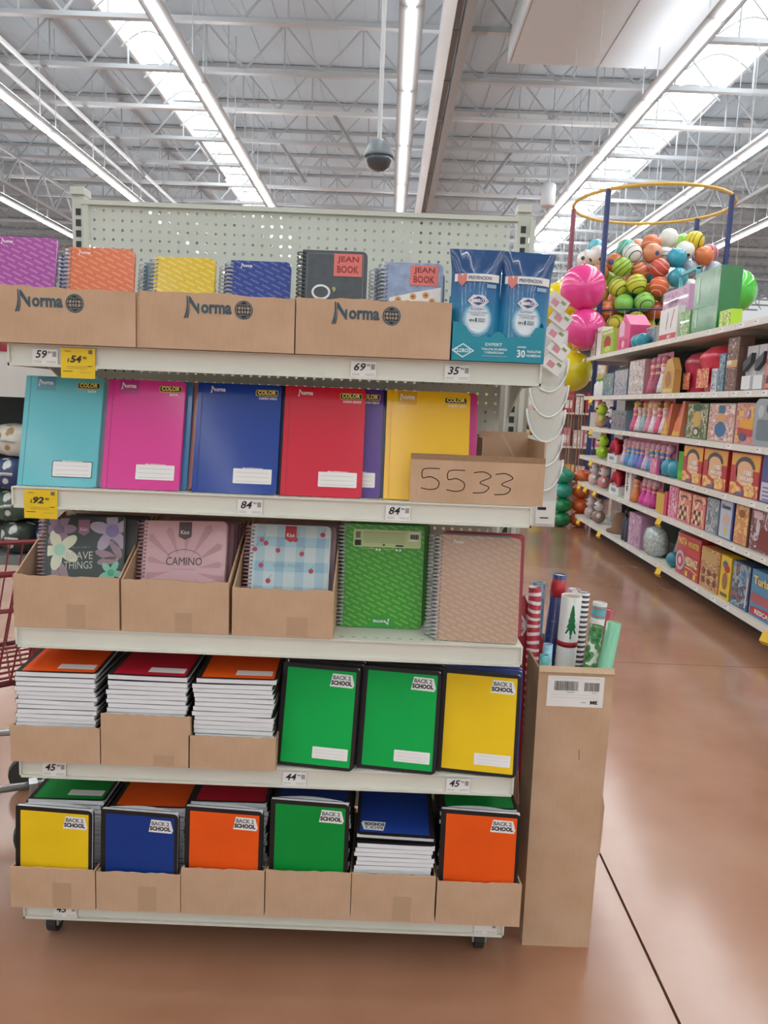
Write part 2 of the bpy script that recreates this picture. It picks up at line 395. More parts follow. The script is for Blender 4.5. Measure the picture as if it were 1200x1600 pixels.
# ------------------------------------------------------------------ notebook gondola
GX0, GX1, GYF, GYB = -.875, .347, 1.79, 2.205
SH = [1.532, 1.203, .863, .529]; BASEZ = .147
gd = thing('gondola_shelf_unit', 'white steel gondola with pegboard back and five shelves of notebooks', 'shelf unit', (0, 0, 0))
def pegboard(z0, z1, y, x0=GX0+.03, x1=GX1-.03, p=.0254, r=.0042):
    b = MB(); nx = int((x1-x0)/p); nz = int((z1-z0)/p); px = (x1-x0)/nx; pz = (z1-z0)/nz
    for i in range(nx):
        for j in range(nz):
            cx = x0+(i+.5)*px; cz = z0+(j+.5)*pz
            sq = [(px/2, 0), (px/2, pz/2), (0, pz/2), (-px/2, pz/2), (-px/2, 0), (-px/2, -pz/2), (0, -pz/2), (px/2, -pz/2)]
            vs_ = [(cx+a, y, cz+c) for a, c in sq]+[(cx+r*math.cos(k*PI/4), y, cz+r*math.sin(k*PI/4)) for k in range(8)]+[(cx+r*math.cos(k*PI/4), y+.003, cz+r*math.sin(k*PI/4)) for k in range(8)]
            b.add(vs_, [(k, (k+1) % 8, 8+(k+1) % 8, 8+k) for k in range(8)]+[(8+k, 8+(k+1) % 8, 16+(k+1) % 8, 16+k) for k in range(8)])
    return b.obj('pegboard_panel', PEG, gd)
zs = [.2, .75, 1.35, 1.94]
for a, c in zip(zs, zs[1:]): pegboard(a+.002, c-.002, 2.21)
for x in (GX0-.02, GX1-.01):
    u = MB(); w = .034
    u.box(x, x+w, 2.215, 2.25, .1, 1.965)
    up = u.obj('upright', PEG, gd)
    sl = MB().use(mat('#3a3d3c', .7))
    for k in range(60): sl.box(x+.010, x+.024, 2.2135, 2.2155, .2+k*.029, .2+k*.029+.018)
    sl.obj('slots', None, up)
    MB().box(x-.002, x+w+.002, 2.205, 2.26, 1.965, 1.985).obj('cap', PEG, up)
    MB().box(x+w, x+w+.014, 2.203, 2.214, .2, 1.945).obj('flange', PEG, up)
MB().box(GX0+.01, GX1-.01, 2.2, 2.222, 1.938, 1.95).obj('top_rail', PEG, gd)
def shelf(z, x0=GX0, x1=GX1, yf=GYF, base=False):
    s = MB()
    s.box(x0, x1, yf+.002, 2.2, z-.004, z-.0005)
    # front lip with recessed price channel
    s.box(x0, x1, yf-.004, yf+.006, z-.004, z); s.box(x0, x1, yf+.002, yf+.006, z-.046, z-.004); s.box(x0, x1, yf-.006, yf+.004, z-.050, z-.044)
    s.box(x0, x0+.004, yf-.006, 2.2, z-.05, z-.001); s.box(x1-.004, x1, yf-.006, 2.2, z-.05, z-.001)
    o = s.obj('shelf' if not base else 'base_shelf', WHITE, gd)
    pf = MB().use(mat('#8f9088', .7))
    for k in range(42): 
        xx = x0+.02+k*(x1-x0-.04)/42; pf.box(xx, xx+.009, yf+.02, yf+.0235, z-.0006, z-.0001)
    pf.obj('perforations', None, o)
    if not base:
        for x in (x0+.006, x1-.010):
            MB().prism([(yf+.1, z-.01), (2.2, z-.13), (2.2, z-.005), (yf+.1, z-.005)], x, x+.004, 'x').obj('bracket', WHITE, o)
    return o
for z in SH: shelf(z)
shelf(BASEZ, base=True)
MB().box(GX0+.02, GX1-.02, 1.9, 2.24, .085, .10).obj('base_frame', mat('#5b5a56', .6), gd)
for x in (GX0+.04, GX1-.05):
    for y in (1.88, 2.18):
        c = MB().tube([(x-.012, y, .034), (x+.012, y, .034)], .033, 14).obj('caster', mat('#2c2c2c', .5), gd)
        MB().box(x-.019, x-.014, y-.028, y+.028, .03, .095).box(x+.014, x+.019, y-.028, y+.028, .03, .095).box(x-.019, x+.019, y-.028, y+.028, .085, .098).obj('fork', STEEL_D, c)

# ------------------------------------------------------------------ price tags
def price_tag(x, z_shelf, num, label, yellow=False, sub=None):
    YEL = mat('#e9c413', .5); w, h = (.058, .034) if not yellow else (.078, .068)
    zt = z_shelf-.0075
    t = thing('price_tag', label, 'price tag', (x, GYF-(.0025 if not yellow else .008), zt-(.0365 if not yellow else .066)), (0 if not yellow else R(-2), 0, 0), 'price tags on the shelf edges')
    MB().box(-w/2, w/2, 0, .0012, 0, h).obj('card', PRINTW if not yellow else YEL, t)
    p = Print(.0004); g = mat('#6d6a66', .6)
    if yellow:
        p.text('$', -.024, h*.52, .004, .010, INK, 2, .02, .2); p.text(num, -.018, h*.52, .026, .016, INK, 2, .035, .2); p.text('90', .011, h*.64, .009, .006, INK, 2, .02)
        p.lines(-.024, h*.38, .045, 2, .004, g); p.rect(.022, h*.40, .033, h*.42, INK, 2); p.lines(-.034, h*.22, .022, 1, .004, INK, 2, .0012); p.lines(.005, h*.2, .026, 1, .004, g); p.rect(.024, h*.82, .033, h*.94, g, 2); p.lines(-.03, h*.88, .014, 1, 1, g, 2, .0015)
    else:
        if num:
            p.text(num, -.022, .013, .027, .018, INK, 2, .02, .25); p.text('90', .007, .024, .008, .005, INK, 2, .01)
        p.lines(-.026, .006, .018, 2, .003, g); p.lines(.004, .006, .022, 2, .003, g); p.rect(.017, .017, .026, .029, mat('#9a9894', .6), 2)
    p.obj('lettering', None, t)
price_tag(-.79, SH[0], '59', 'white price tag reading 59 on the top shelf edge')
price_tag(-.713, SH[0], '54', 'yellow price tag reading 54 hanging from the top shelf edge', True)
price_tag(-.06, SH[0], '69', 'white price tag reading 69 below the box with the jean notebooks')
price_tag(.155, SH[0], '35', 'white price tag reading 35 below the blue wipes tray')
price_tag(-.806, SH[1], '92', 'yellow price tag reading 92 hanging below the turquoise notebook', True)
price_tag(-.315, SH[1], '84', 'white price tag reading 84 below the navy blue notebook')
price_tag(.033, SH[1], '84', 'white price tag reading 84 below the yellow notebook')
price_tag(-.79, SH[3], '45', 'white price tag reading 45 below the stacked orange notebooks')
price_tag(-.195, SH[3], '44', 'white price tag reading 44 below the green notebooks')
price_tag(.21, SH[3], '45', 'white price tag reading 45 below the upright yellow notebook')
price_tag(-.77, BASEZ, '45', 'white price tag reading 45 on the bottom shelf edge')
price_tag(.30, BASEZ, '', 'small faded white tag without a price on the bottom shelf edge')

# ------------------------------------------------------------------ notebooks
_mesh = {}
def cached(k, fn):
    if k not in _mesh: _mesh[k] = fn()
    return _mesh[k]
def cover_mesh(w, h, t, r=.01):
    def mk():
        b = MB(); c = .0013; sh = rrect(-w/2, 0, w/2, h, r, 3, 'right')
        b.prism(sh, 0, c, 'y'); b.prism(sh, t-c, t, 'y'); b.box(-w/2-.0008, -w/2+.0005, 0, t, 0, h)
        return b.mesh('cover')
    return cached(('cover', w, h, t, r), mk)
def board_mesh(w, h, t, r=.012):
    def mk():
        b = MB(); c = .0016; sh = rrect(-w/2, 0, w/2, h, r, 3, 'right')
        b.prism(sh, 0, c, 'y'); b.prism(sh, t-c, t, 'y')
        return b.mesh('cover')
    return cached(('board', w, h, t, r), mk)
def pages_mesh(w, h, t, bulge=0):
    def mk():
        b = MB(); c = .0014; n = 8
        pl = [(-w/2+.001, c), (w/2-.003, c)]
        if bulge: pl += [(w/2-.003-(w-.004)*i/n, t-c+bulge*math.sin(PI*i/n)) for i in range(n+1)]
        else: pl += [(w/2-.003, t-c), (-w/2+.001, t-c)]
        b.prism(pl, .002, h-(.0008 if bulge else .003), 'z')
        return b.mesh('pages')
    return cached(('pages', w, h, t, bulge), mk)
def coil_mesh(h, t):
    def mk():
        b = MB(); n = int(h/.0095); rr = t/2+.0045
        for i in range(n):
            z = .008+i*(h-.016)/(n-1)
            for dz in (-.0012, .0012):
                b.tube([(-.002+rr*math.cos(a), t/2+rr*math.sin(a), z+dz) for a in [2*PI*k/10 for k in range(10)]], .0009, 4, closed=True)
        return b.mesh('spiral_binding', True)
    return cached(('coil', h, t), mk)
def hole_mesh(h):
    def mk():
        b = MB(); n = int(h/.0095)
        for i in range(n):
            z = .008+i*(h-.016)/(n-1); b.box(.005, .0085, -.0004, -.0002, z-.0022, z+.0022)
        return b.mesh('punched_holes')
    return cached(('hole', h), mk)
def notebook(label, w, h, t, col, loc, lean=12, yaw=0, roll=0, spiral=False, group=None, bulge=0, wire=None, name='notebook'):
    o = thing(name, label, 'notebook', loc, (R(-lean), R(roll), R(yaw)), group)
    if spiral:
        put('cover', board_mesh(w, h, t), col, o); put('pages', pages_mesh(w, h, t, 0), PAPER, o)
        c = put('spiral_binding', coil_mesh(h, t), wire or WIRE, o, (-w/2, 0, 0)); put('punched_holes', hole_mesh(h), mat('#4a4744', .7), o, (-w/2, 0, 0))
    else:
        put('cover', cover_mesh(w, h, t), col, o); put('pages', pages_mesh(w, h, t, bulge), PAPER, o)
    return o
# --- second shelf: glossy professional notebooks
GL = dict(rough=.3, coat=.5, bump=.10, bs=22, spec=.25)
def pro(label, col, panel, x0, x1, y, sub, w=None, z=SH[1]+.001, lean=14, h=.266, border=None, front=True, logo=True, group=None, yaw=0):
    w = w or (x1-x0); o = notebook(label, round(w, 3), h, .013, mat(col, **GL), ((x0+x1)/2, y, z), lean, yaw, group=group)
    MB().box(-w/2+.0105, -w/2+.0118, -.0006, 0, 0, h).obj('spine_crease', mat(panel, .4), o)
    if not front: return o
    p = Print(); YG = mat('#d9b92a', .4); wt = PRINTW; P2 = mat(panel, .3, .6)
    if logo: p.rect(-w/2+.026, h*.87, -w/2+.072, h*.992, P2, 1)
    p.norma(-w/2+.03, h*.905, .036, .018, wt, 3)
    p.obj('brand_logo', None, o); p = Print()
    p.rect(w/2-.062, h*.895, w/2-.008, h*.952, YG, 1, .004); p.rect(w/2-.0605, h*.901, w/2-.0095, h*.946, INK, 2, .003); p.text('COLOR', w/2-.057, h*.907, .044, .0105, mat('#f1dd6d', .4), 3, .035)
    p.text(sub, w/2-(.054 if len(sub) > 5 else .036), h*.862, .044 if len(sub) > 5 else .02, .0058, wt, 3, .03)
    p.obj('color_badge', None, o); p = Print()
    p.text('PROFESIONAL', w/2-.083, h*.212, .05, .0062, wt, 3, .03)
    if border: p.rect(w/2-.107, .022, w/2-.011, .062, mat(border, .4), 1, .003)
    p.rect(w/2-.105, .024, w/2-.013, .060, wt, 2, .002); p.lines(w/2-.098, .050, .078, 3, .0105, mat('#b9b7b4', .6), 3, .0008)
    p.obj('name_box', None, o)
    return o
gb = 'glossy notebooks on the second shelf'
pro('turquoise glossy notebook with navy framed name box, standing first on its shelf', '#62bcc4', '#5a97a8', -.872, -.686, 1.808, 'RAYA', border='#234a6b')
pro('hot pink glossy notebook standing between the turquoise and navy notebooks', '#dc3a93', '#b32c7b', -.674, -.49, 1.812, 'RAYA')
pro('navy blue glossy notebook marked cuadro chico, standing beside the red one', '#123c96', '#12307c', -.459, -.258, 1.812, 'CUADRO CHICO', logo=False)
pro('red glossy notebook marked cuadro grande, standing beside the navy one', '#d21c38', '#b01a30', -.248, -.055, 1.812, 'CUADRO GRANDE', logo=False)
pro('purple glossy notebook half hidden behind the red one', '#55308a', '#45276f', -.2, -.012, 1.832, 'CUADRO CHICO', logo=False)
pro('yellow glossy notebook standing behind the cardboard sign 5533', '#f2bf14', '#d6a514', -.003, .198, 1.818, 'CUADRO CHICO')
pro('magenta glossy notebook peeking out behind the yellow one', '#cf3c86', '#a82c6b', .018, .218, 1.836, 'RAYA', front=False)
for i, (c, n) in enumerate((('#b9bfca', 'pale grey'), ('#2b4a86', 'blue'))):
    pro('%s notebook standing behind the turquoise one' % n, c, c, -.852+.006*i, -.668+.004*i, 1.827+.015*i, '', front=False)
for i, (c, n) in enumerate((('#3f7fb0', 'steel blue'), ('#d88a7a', 'salmon'), ('#dcae2a', 'mustard'))):
    pro('%s notebook standing behind the hot pink one' % n, c, c, -.655+.008*i, -.476+.009*i, 1.829+.014*i, '', front=False)
for i, (c, n) in enumerate((('#2d2f35', 'charcoal'), ('#d9a84a', 'ochre'))):
    pro('%s notebook standing behind the navy blue one' % n, c, c, -.444+.005*i, -.246+.004*i, 1.829+.015*i, '', front=False)
pro('navy notebook edge standing behind the yellow one', '#26356e', '#26356e', -.016, .17, 1.852, '', front=False)
# cardboard box with handwritten number
cb = thing('cardboard_box', 'cut cardboard box with 5533 handwritten on its long front flap', 'box', (0, 0, SH[1]+.001))
MB().box(.058, .372, 1.792, 1.797, 0, .112).obj('front_panel', CARD, cb)
MB().box(.058, .372, 1.7915, 1.7975, .1, .1135).obj('torn_edge', mat('#9d7d5f', .9, bump=.6, bs=150), cb)
MB().box(.368, .372, 1.797, 2.02, 0, .15).obj('side_panel', CARD, cb); MB().box(.236, .24, 1.9, 2.02, 0, .15).obj('side_panel', CARD, cb)
bp_ = MB().box(.24, .368, 2.016, 2.02, 0, .165).obj('back_panel', CARD, cb); MB().box(.24, .368, 1.9, 2.016, 0, .004).obj('bottom_panel', CARD, cb)
MB().add([(.295, 2.0155, .16), (.302, 2.0155, .16), (.345, 2.0155, .09), (.338, 2.0155, .09)], [(0, 3, 2, 1)]).obj('crease', CARD_EDGE, bp_)
p = Print(); IK = mat('#3a3230', .7)
def s5(x, z, w, h): return [(x+w*.95, z+h), (x+w*.1, z+h*.95), (x+w*.05, z+h*.55), (x+w*.5, z+h*.6), (x+w*.95, z+h*.4), (x+w*.9, z+h*.1), (x+w*.5, z), (x, z+h*.06)]
def s3(x, z, w, h): return [(x, z+h*.95), (x+w*.55, z+h), (x+w*.95, z+h*.78), (x+w*.35, z+h*.5), (x+w*.85, z+h*.3), (x+w*.6, z+h*.05), (x, z)]
def smooth(q, n=5):
    q = [q[0]]+q+[q[-1]]; r = []
    for a, b_, c, d_ in zip(q, q[1:], q[2:], q[3:]):
        for k in range(n):
            t = k/n; r.append(tuple(.5*(2*b_[j]+(c[j]-a[j])*t+(2*a[j]-5*b_[j]+4*c[j]-d_[j])*t*t+(3*b_[j]-a[j]-3*c[j]+d_[j])*t**3) for j in (0, 1)))
    return r+[q[-1]]
for i, (fn, x) in enumerate(((s5, .085), (s5, .145), (s3, .207), (s3, .258))): p.stroke(smooth(fn(x, .03-.002*i, .042, .05)), .0021, IK)
p.obj('handwriting', None, cb, (0, 1.792, 0))

# --- cardboard trays
def torn(x0, x1, z, amp, n=14, seed=0):
    rd = random.Random(seed); return [(x1+(x0-x1)*i/n, z+rd.uniform(-amp, amp)) for i in range(n+1)]
def tray(label, x0, x1, yf, d, z, hf, hb, seed=0, amp=.003, group=None, tape=None, name='cardboard_tray', top_slope=0):
    w = x1-x0; o = thing(name, label, 'cardboard box', ((x0+x1)/2, yf, z), group=group); th = .004
    tp = [(x, zz+top_slope*x) for x, zz in torn(-w/2, w/2, hf, amp, 14, seed)]
    fp = MB().prism([(-w/2, 0), (w/2, 0)]+tp, 0, th, 'y').obj('front_panel', CARD, o)
    for sx in (-1, 1):
        xa = sx*w/2; 
        MB().prism([(th, 0), (d-th, 0), (d-th, hb), (d*.55, hb*.86), (th, hf-.002)], min(xa, xa-sx*th), max(xa, xa-sx*th), 'x').obj('side_panel', CARD, o)
    MB().box(-w/2+th, w/2-th, d-th, d, 0, hb).obj('back_panel', CARD, o); MB().box(-w/2+th, w/2-th, th, d-th, 0, .003).obj('bottom_panel', CARD, o)
    if tape: Print().rect(tape[0], .004, tape[0]+tape[1], tape[2], TAPE, 1).obj('tape', None, fp)
    return o, fp
# --- top shelf: brand boxes with small spiral notebooks
LOGO = mat('#3d5660', .6)
top_boxes = []
for i, (x0, x1, lx, lab) in enumerate(((-.93, -.576, -.094, 'cardboard box printed with a logo, holding violet and orange spiral notebooks'), (-.567, -.218, -.075, 'cardboard box printed with a logo, holding yellow and navy spiral notebooks'), (-.215, .134, -.095, 'cardboard box printed with a logo, holding jean patterned notebooks'))):
    o, fp = tray(lab, x0, x1, 1.768, .29, SH[0]+.001, .124, .115, seed=3+i, amp=.0025, top_slope=-.015 if i < 2 else .0, name='cardboard_box')
    if i == 0: MB().box(.178, .1855, .006, .06, 0, .112).obj('flap', CARD, o)
    p = Print(); p.norma(lx, .068, .108, .050, LOGO, 2); p.globe(lx+.135, .095-.004, .0205, LOGO); p.obj('lettering', None, fp)
def small(label, col, x0, x1, top, y, spiral=True, lean=12, prt=None, wire=None, roll=0, grp=None, h=.205, t=.014):
    w = round(x1-x0, 3); z = SH[0]+.005
    o = notebook(label, w, h, t, col, ((x0+x1)/2, y, z), lean, 0, roll, spiral, grp, wire=wire)
    o.location.z = max(z, top-h*math.cos(R(lean)))
    p = Print()
    if prt == 'norma': p.norma(-w/2+.024, h*.905, .028, .013, PRINTW, 3)
    if prt == 'jean':
        p.rect(w/2-.078, h*.73, w/2-.012, h*.97, mat('#e0776b', .5), 2); p.text('JEAN', w/2-.07, h*.865, .05, .017, mat('#8e2f33', .5), 3, .02); p.text('BOOK', w/2-.07, h*.765, .05, .017, mat('#8e2f33', .5), 3, .02)
    if prt: p.obj('cover_print', None, o)
    return o, w, h
small('violet notebook with slanted dash print in the first logo box', dash_mat('#a94f9e', '#c583bd'), -.95, -.795, 1.784, 1.832, False, 13, 'norma')
small('orange spiral notebook with slanted dash print in the first logo box', dash_mat('#e0764a', '#ea9a76'), -.760, -.606, 1.762, 1.822, True, 10, 'norma')
small('yellow spiral notebook with shiny dash print in the second logo box', dash_mat('#e0bd2c', '#ecd673'), -.568, -.424, 1.754, 1.845, True, 13, None)
small('navy spiral notebook with slanted dash print in the second logo box', dash_mat('#33458f', '#6373ad'), -.387, -.244, 1.752, 1.842, True, 13, 'norma')
o, w, h = small('charcoal notebook with a salmon jean book patch in the third logo box', mat('#50565a', .55, noise=.12, ns=60), -.214, -.062, 1.778, 1.832, True, 8, 'jean', wire=mat('#333537', .4), h=.22)
p = Print(); p.stroke([(-w*.42, .01), (w*.44, .01), (w*.44, h*.965), (-w*.42, h*.965), (-w*.42, .01)], .0012, mat('#7d8488', .6), 1); p.text('9', -.022+.018, h*.56, .008, .012, mat('#d2c86b', .5), 2, .02); p.ring(-.03, h*.555, .022, .018, .005, PRINTW, 2); p.obj('badge', None, o)
o, w, h = small('pale denim notebook with orange flowers and jean book patch in the third logo box', mat('#93a2bd', .5, noise=.25, ns=40), -.022, .118, 1.762, 1.845, True, 12, 'jean')
p = Print(); p.poly([(-w/2+.014, h*.1), (w/2-.004, h*.1), (w/2-.004, h*.72), (.01, h*.66), (-w/2+.014, h*.58)], mat('#e9e4dc', .5), 1)
for i, (a, b_) in enumerate(((.0, .6), (-.035, .56), (.03, .62), (.045, .55), (-.012, .52), (.012, .5))):
    p.ell(a, h*b_, .008, .008, mat('#d99a5b', .5), 2, 8); p.ell(a, h*b_, .003, .003, mat('#8b5a34', .5), 3, 6)
p.obj('flower_print', None, o)
bk = [('#39478d', -.79, -.64, 1.748, 1.845, 'first', 'navy'), ('#5f8592', -.6, -.46, 1.742, 1.866, 'second', 'grey teal'), ('#3c4a8a', -.405, -.262, 1.744, 1.862, 'second', 'indigo'), ('#6d7f8c', -.045, .095, 1.75, 1.866, 'third', 'slate'), ('#4d6c7c', -.02, .133-.008, 1.748, 1.888, 'third', 'dark teal')]
for c, a, b_, tp, y, wh, cn in bk: small('%s spiral notebook at the back of the %s logo box' % (cn, wh), mat(c, .4, .3), a, b_, tp, y, True, 12)
# --- wipes in their tray
TEAL = mat('#1c8fa3', .45); TEALW = mat('#dff0f2', .5)
tr = thing('display_tray', 'teal cardboard display tray holding two packs of cleaning wipes', 'tray', (.241, 1.768, SH[0]+.001))
w = .206; fpz = [(-w/2, 0), (w/2, 0), (w/2, .078), (w/2-.02, .078), (w/2-.03, .058), (.016, .054)]+[(.014*math.cos(a)+.0, .054+.012*math.sin(a)) for a in (.3, .9, 1.57, 2.2, 2.8)]+[(-.016, .054), (-w/2+.045, .054), (-w/2+.03, .075), (-w/2+.01, .085), (-w/2, .085)]
fp = MB().prism(fpz, 0, .002, 'y').obj('front_panel', TEAL, tr)
for sx in (-1, 1): MB().prism([(.002, 0), (.15, 0), (.15, .16), (.002, .08)], sx*w/2-(.002 if sx > 0 else 0), sx*w/2+(.002 if sx < 0 else 0), 'x').obj('side_panel', TEAL, tr)
MB().box(-w/2+.002, w/2-.002, .148, .15, 0, .16).obj('back_panel', TEAL, tr); MB().box(-w/2+.002, w/2-.002, .002, .148, 0, .002).obj('bottom_panel', TEAL, tr)
p = Print(); dm = lambda cx, cz, a, b_: [(cx-a, cz), (cx, cz-b_), (cx+a, cz), (cx, cz+b_)]
p.poly(dm(-.078, .022, .026, .016), TEALW, 1); p.poly(dm(-.078, .022, .0215, .013), TEAL, 2); p.text('CLOROX', -.097, .0175, .038, .009, TEALW, 3, .035)
p.text('EXPERT', -.028, .034, .038, .0065, TEALW, 2, .015); p.text('TOALLITAS DE LIMPIEZA', -.036, .0245, .058, .0048, TEALW, 2, .025); p.text('Y DESINFECCION', -.03, .017, .044, .0048, TEALW, 2, .025); p.lines(-.034, .0115, .056, 1, 1, TEALW)
p.text('30', .044, .011, .019, .017, TEALW, 2, .03); p.text('TOALLITAS', .066, .022, .032, .0055, TEALW, 2, .03); p.text('HUMEDAS', .066, .013, .032, .0055, TEALW, 2, .03); p.text('CONTIENE', .044, .032, .02, .004, TEALW, 2, .03)
p.obj('lettering', None, fp)
def wipes_mat():
    m, nt, b = nodes_mat('wipes_film')
    tc = nt.nodes.new('ShaderNodeTexCoord'); sp = nt.nodes.new('ShaderNodeSeparateXYZ'); nt.links.new(tc.outputs['Object'], sp.inputs[0])
    mr = nt.nodes.new('ShaderNodeMapRange'); mr.inputs[2].default_value = .25; nt.links.new(sp.outputs[2], mr.inputs[0])
    nt.links.new(ramp(nt, mr.outputs[0], [(0, '#1d7ea8'), (.35, '#1a86ad'), (.6, '#1a68a0'), (.8, '#1d4a80'), (1, '#1b4778')]), b.inputs['Base Color'])
    n = nt.nodes.new('ShaderNodeTexNoise'); n.inputs['Scale'].default_value = 22; n.inputs['Detail'].default_value = 2; nt.links.new(tc.outputs['Object'], n.inputs['Vector'])
    bp = nt.nodes.new('ShaderNodeBump'); bp.inputs['Strength'].default_value = .5; bp.inputs['Distance'].default_value = .006; nt.links.new(n.outputs['Fac'], bp.inputs['Height']); nt.links.new(bp.outputs[0], b.inputs['Normal'])
    b.inputs['Roughness'].default_value = .2; b.inputs['Coat Weight'].default_value = .6
    return m
WIPES = wipes_mat()
def wipes(label, x, y, z, roll, lean):
    o = thing('wipes_pack', label, 'wipes pack', (x, y, z), (R(-lean), R(roll), 0), 'packs of cleaning wipes')
    W_, H_, T_ = .112, .247, .05; nx, nz = 10, 18; b = MB()
    for side in (0, 1):
        vs_ = []
        for j in range(nz+1):
            v = j/nz; prof = max(0, min(1, v/.10))**.5*max(0, min(1, (1-v)/.24))**.7; ww = W_*(1+.13*max(0, (v-.8)/.2)**1)
            for i in range(nx+1):
                u = i/nx; bul = (math.sin(PI*u))**.45*prof if 0 < u < 1 else 0
                wr = .0012*math.sin(u*37+v*9)*(1 if v > .78 else 0)
                vs_.append(((u-.5)*ww, T_/2+(-1 if side == 0 else 1)*(T_/2*bul+.0008)+wr, v*H_))
        fs = [(j*(nx+1)+i, j*(nx+1)+i+1, (j+1)*(nx+1)+i+1, (j+1)*(nx+1)+i) for j in range(nz) for i in range(nx)]
        b.add(vs_, fs if side == 0 else [f[::-1] for f in fs])
    b.obj('pouch', WIPES, o, smooth=True)
    def surf(x, z):
        v = min(1, max(0, z/H_)); u = x/W_/(1+.13*max(0, (v-.8)/.2))+.5
        pr = max(0, min(1, v/.10))**.5*max(0, min(1, (1-v)/.24))**.7
        return T_/2-(T_/2*max(0, math.sin(PI*min(1, max(0, u))))**.45*pr+.0008)-.0022
    def fit(p): p.v = [(x, y+surf(x, z), z) for x, y, z in p.v]; return p
    NV = mat('#47547a', .5); p = Print(.0006)
    p.ell(.004, .088, .033, .039, mat('#6fb0d0', .35), 1); p.ell(.004, .088, .029, .034, mat('#b5d6e4', .35), 2); p.ell(.004, .088, .025, .03, mat('#dfe9ee', .35), 3)
    fit(p).obj('front_panel_print', None, o); p = Print(.0006)
    p.poly([(-.02, .128), (-.008, .116), (.016, .116), (.028, .128), (.016, .141), (-.008, .141)], mat('#e9e8ee', .4), 4); p.poly([(-.018, .128), (.004, .118), (.026, .128), (.004, .138)], mat('#3a4c8c', .4), 5); p.text('CLOROX', -.0165, .1235, .041, .009, PRINTW, 6, .03)
    fit(p).obj('brand_badge', None, o); p = Print(.0006)
    p.text('EXPERT', -.011, .107, .03, .0045, NV, 5, .0); p.text('TOALLITAS DE LIMPIEZA', -.018, .100, .044, .0035, NV, 5, .0); p.text('Y DESINFECCION', -.012, .095, .032, .0035, NV, 5, 0)
    p.text('EN', -.014, .082, .01, .005, INK, 5, .02); p.text('1', -.001, .081, .003, .009, INK, 5, .03); p.text('SOLO', .006, .086, .015, .004, INK, 5, .02); p.text('PASO', .006, .081, .015, .004, INK, 5, .02)
    fit(p).obj('lettering', None, o); q = Print(.0006)
    for k in range(12): q.rect(-.05+k*.1/12, .171, -.05+(k+1)*.1/12, .188, PRINTW, 1)
    q.poly([(-.044, .172), (-.034, .160), (-.024, .172), (-.024, .188), (-.044, .188)], mat('#d9847c', .5), 2); q.text('PREVENCION', -.02, .175, .052, .008, NV, 2, .02); q.rect(.022, .158, .044, .166, mat('#8fb5cf', .4), 1)
    fit(q).obj('label_band', None, o)
    fit(Print(.0005).rect(-.034, .034, .022, .042, mat('#e8d3c4', .4), 1, .003)).obj('seal_strip', None, o)
    return o
wipes('taller pack of cleaning wipes standing beside the jean notebooks', .189, 1.775, SH[0]+.006, 0, 3)
wipes('lower set pack of cleaning wipes leaning outward in the teal tray', .297, 1.777, SH[0]+.004, 2, 3)

# --- third shelf
z3 = SH[2]+.001
trs = [('cardboard tray holding the dark floral spiral notebooks', -.877, -.624, .128, 11, (.0, .045, .06)), ('cardboard tray holding the pink leafy spiral notebooks', -.619, -.362, .128, 12, (.0, .04, .05)), ('cardboard tray holding the cherry print spiral notebooks', -.354, -.111, .118, 13, (.01, .05, .05))]
for lab, a, b_, hf, sd, tp in trs: tray(lab, a, b_, 1.784, .30, z3, hf, .24, seed=sd, tape=tp)
def flower(p, cx, cz, r, col, col2, l, n=5, a0=0):
    for k in range(n):
        a = R(a0+360*k/n); p.ell(cx+.55*r*math.cos(a), cz+.55*r*math.sin(a), r*.5, r*.27, mat(col, .4), l, 12, a)
    p.ell(cx, cz, r*.3, r*.3, mat(col2, .4), l+1, 10)
W3, H3 = .2, .262
PINKW = mat('#d9b5bb', .3, metal=.5)
o = notebook('dark spiral notebook with pastel flowers reading brave things', W3, H3, .018, mat('#39443f', .4, .3), (-.735, 1.828, z3+.004), 18, 3, -3, True, wire=PINKW)
p = Print()
flower(p, -.062, .232, .042, '#9a7f93', '#7d6480', 1, 6); flower(p, .07, .225, .055, '#b7aabd', '#8d7fb0', 1, 5, 20); flower(p, -.058, .18, .05, '#dfe2c4', '#a9d8bd', 2, 5, 40); flower(p, .07, .12, .03, '#8fd0b0', '#57bb93', 2, 5, 60)
for (a, b_, rt) in ((-.05, .13, -60), (-.066, .12, -80), (.055, .165, 160), (.062, .15, 190), (.08, .18, 120)): p.ell(a, b_, .028, .010, mat('#a58a90', .4), 1, 10, R(rt))
p.poly([(-.014, .222), (0, .214), (.014, .222), (.014, .255), (-.014, .255)], mat('#9c7080', .4), 2); p.text('Kiut', -.009, .226, .018, .009, mat('#e5c9cf', .4), 3, .02)
p.text('BRAVE', -.042, .155, .066, .019, mat('#cfcabd', .4), 3); p.text('THINGS', -.046, .131, .07, .019, mat('#cfcabd', .4), 3); p.text('you are made of', -.028, .182, .045, .006, mat('#8a938c', .4), 3)
p.v = [(max(-.088, min(.098, x)), y, max(.002, min(.2595, z))) for x, y, z in p.v]
p.obj('cover_print', None, o)
o = notebook('pale pink spiral notebook with leaf rays reading camino', .208, H3, .018, mat('#d9adb0', .4, .3), (-.49, 1.826, z3+.004), 18, 0, -1.5, True, wire=PINKW)
p = Print()
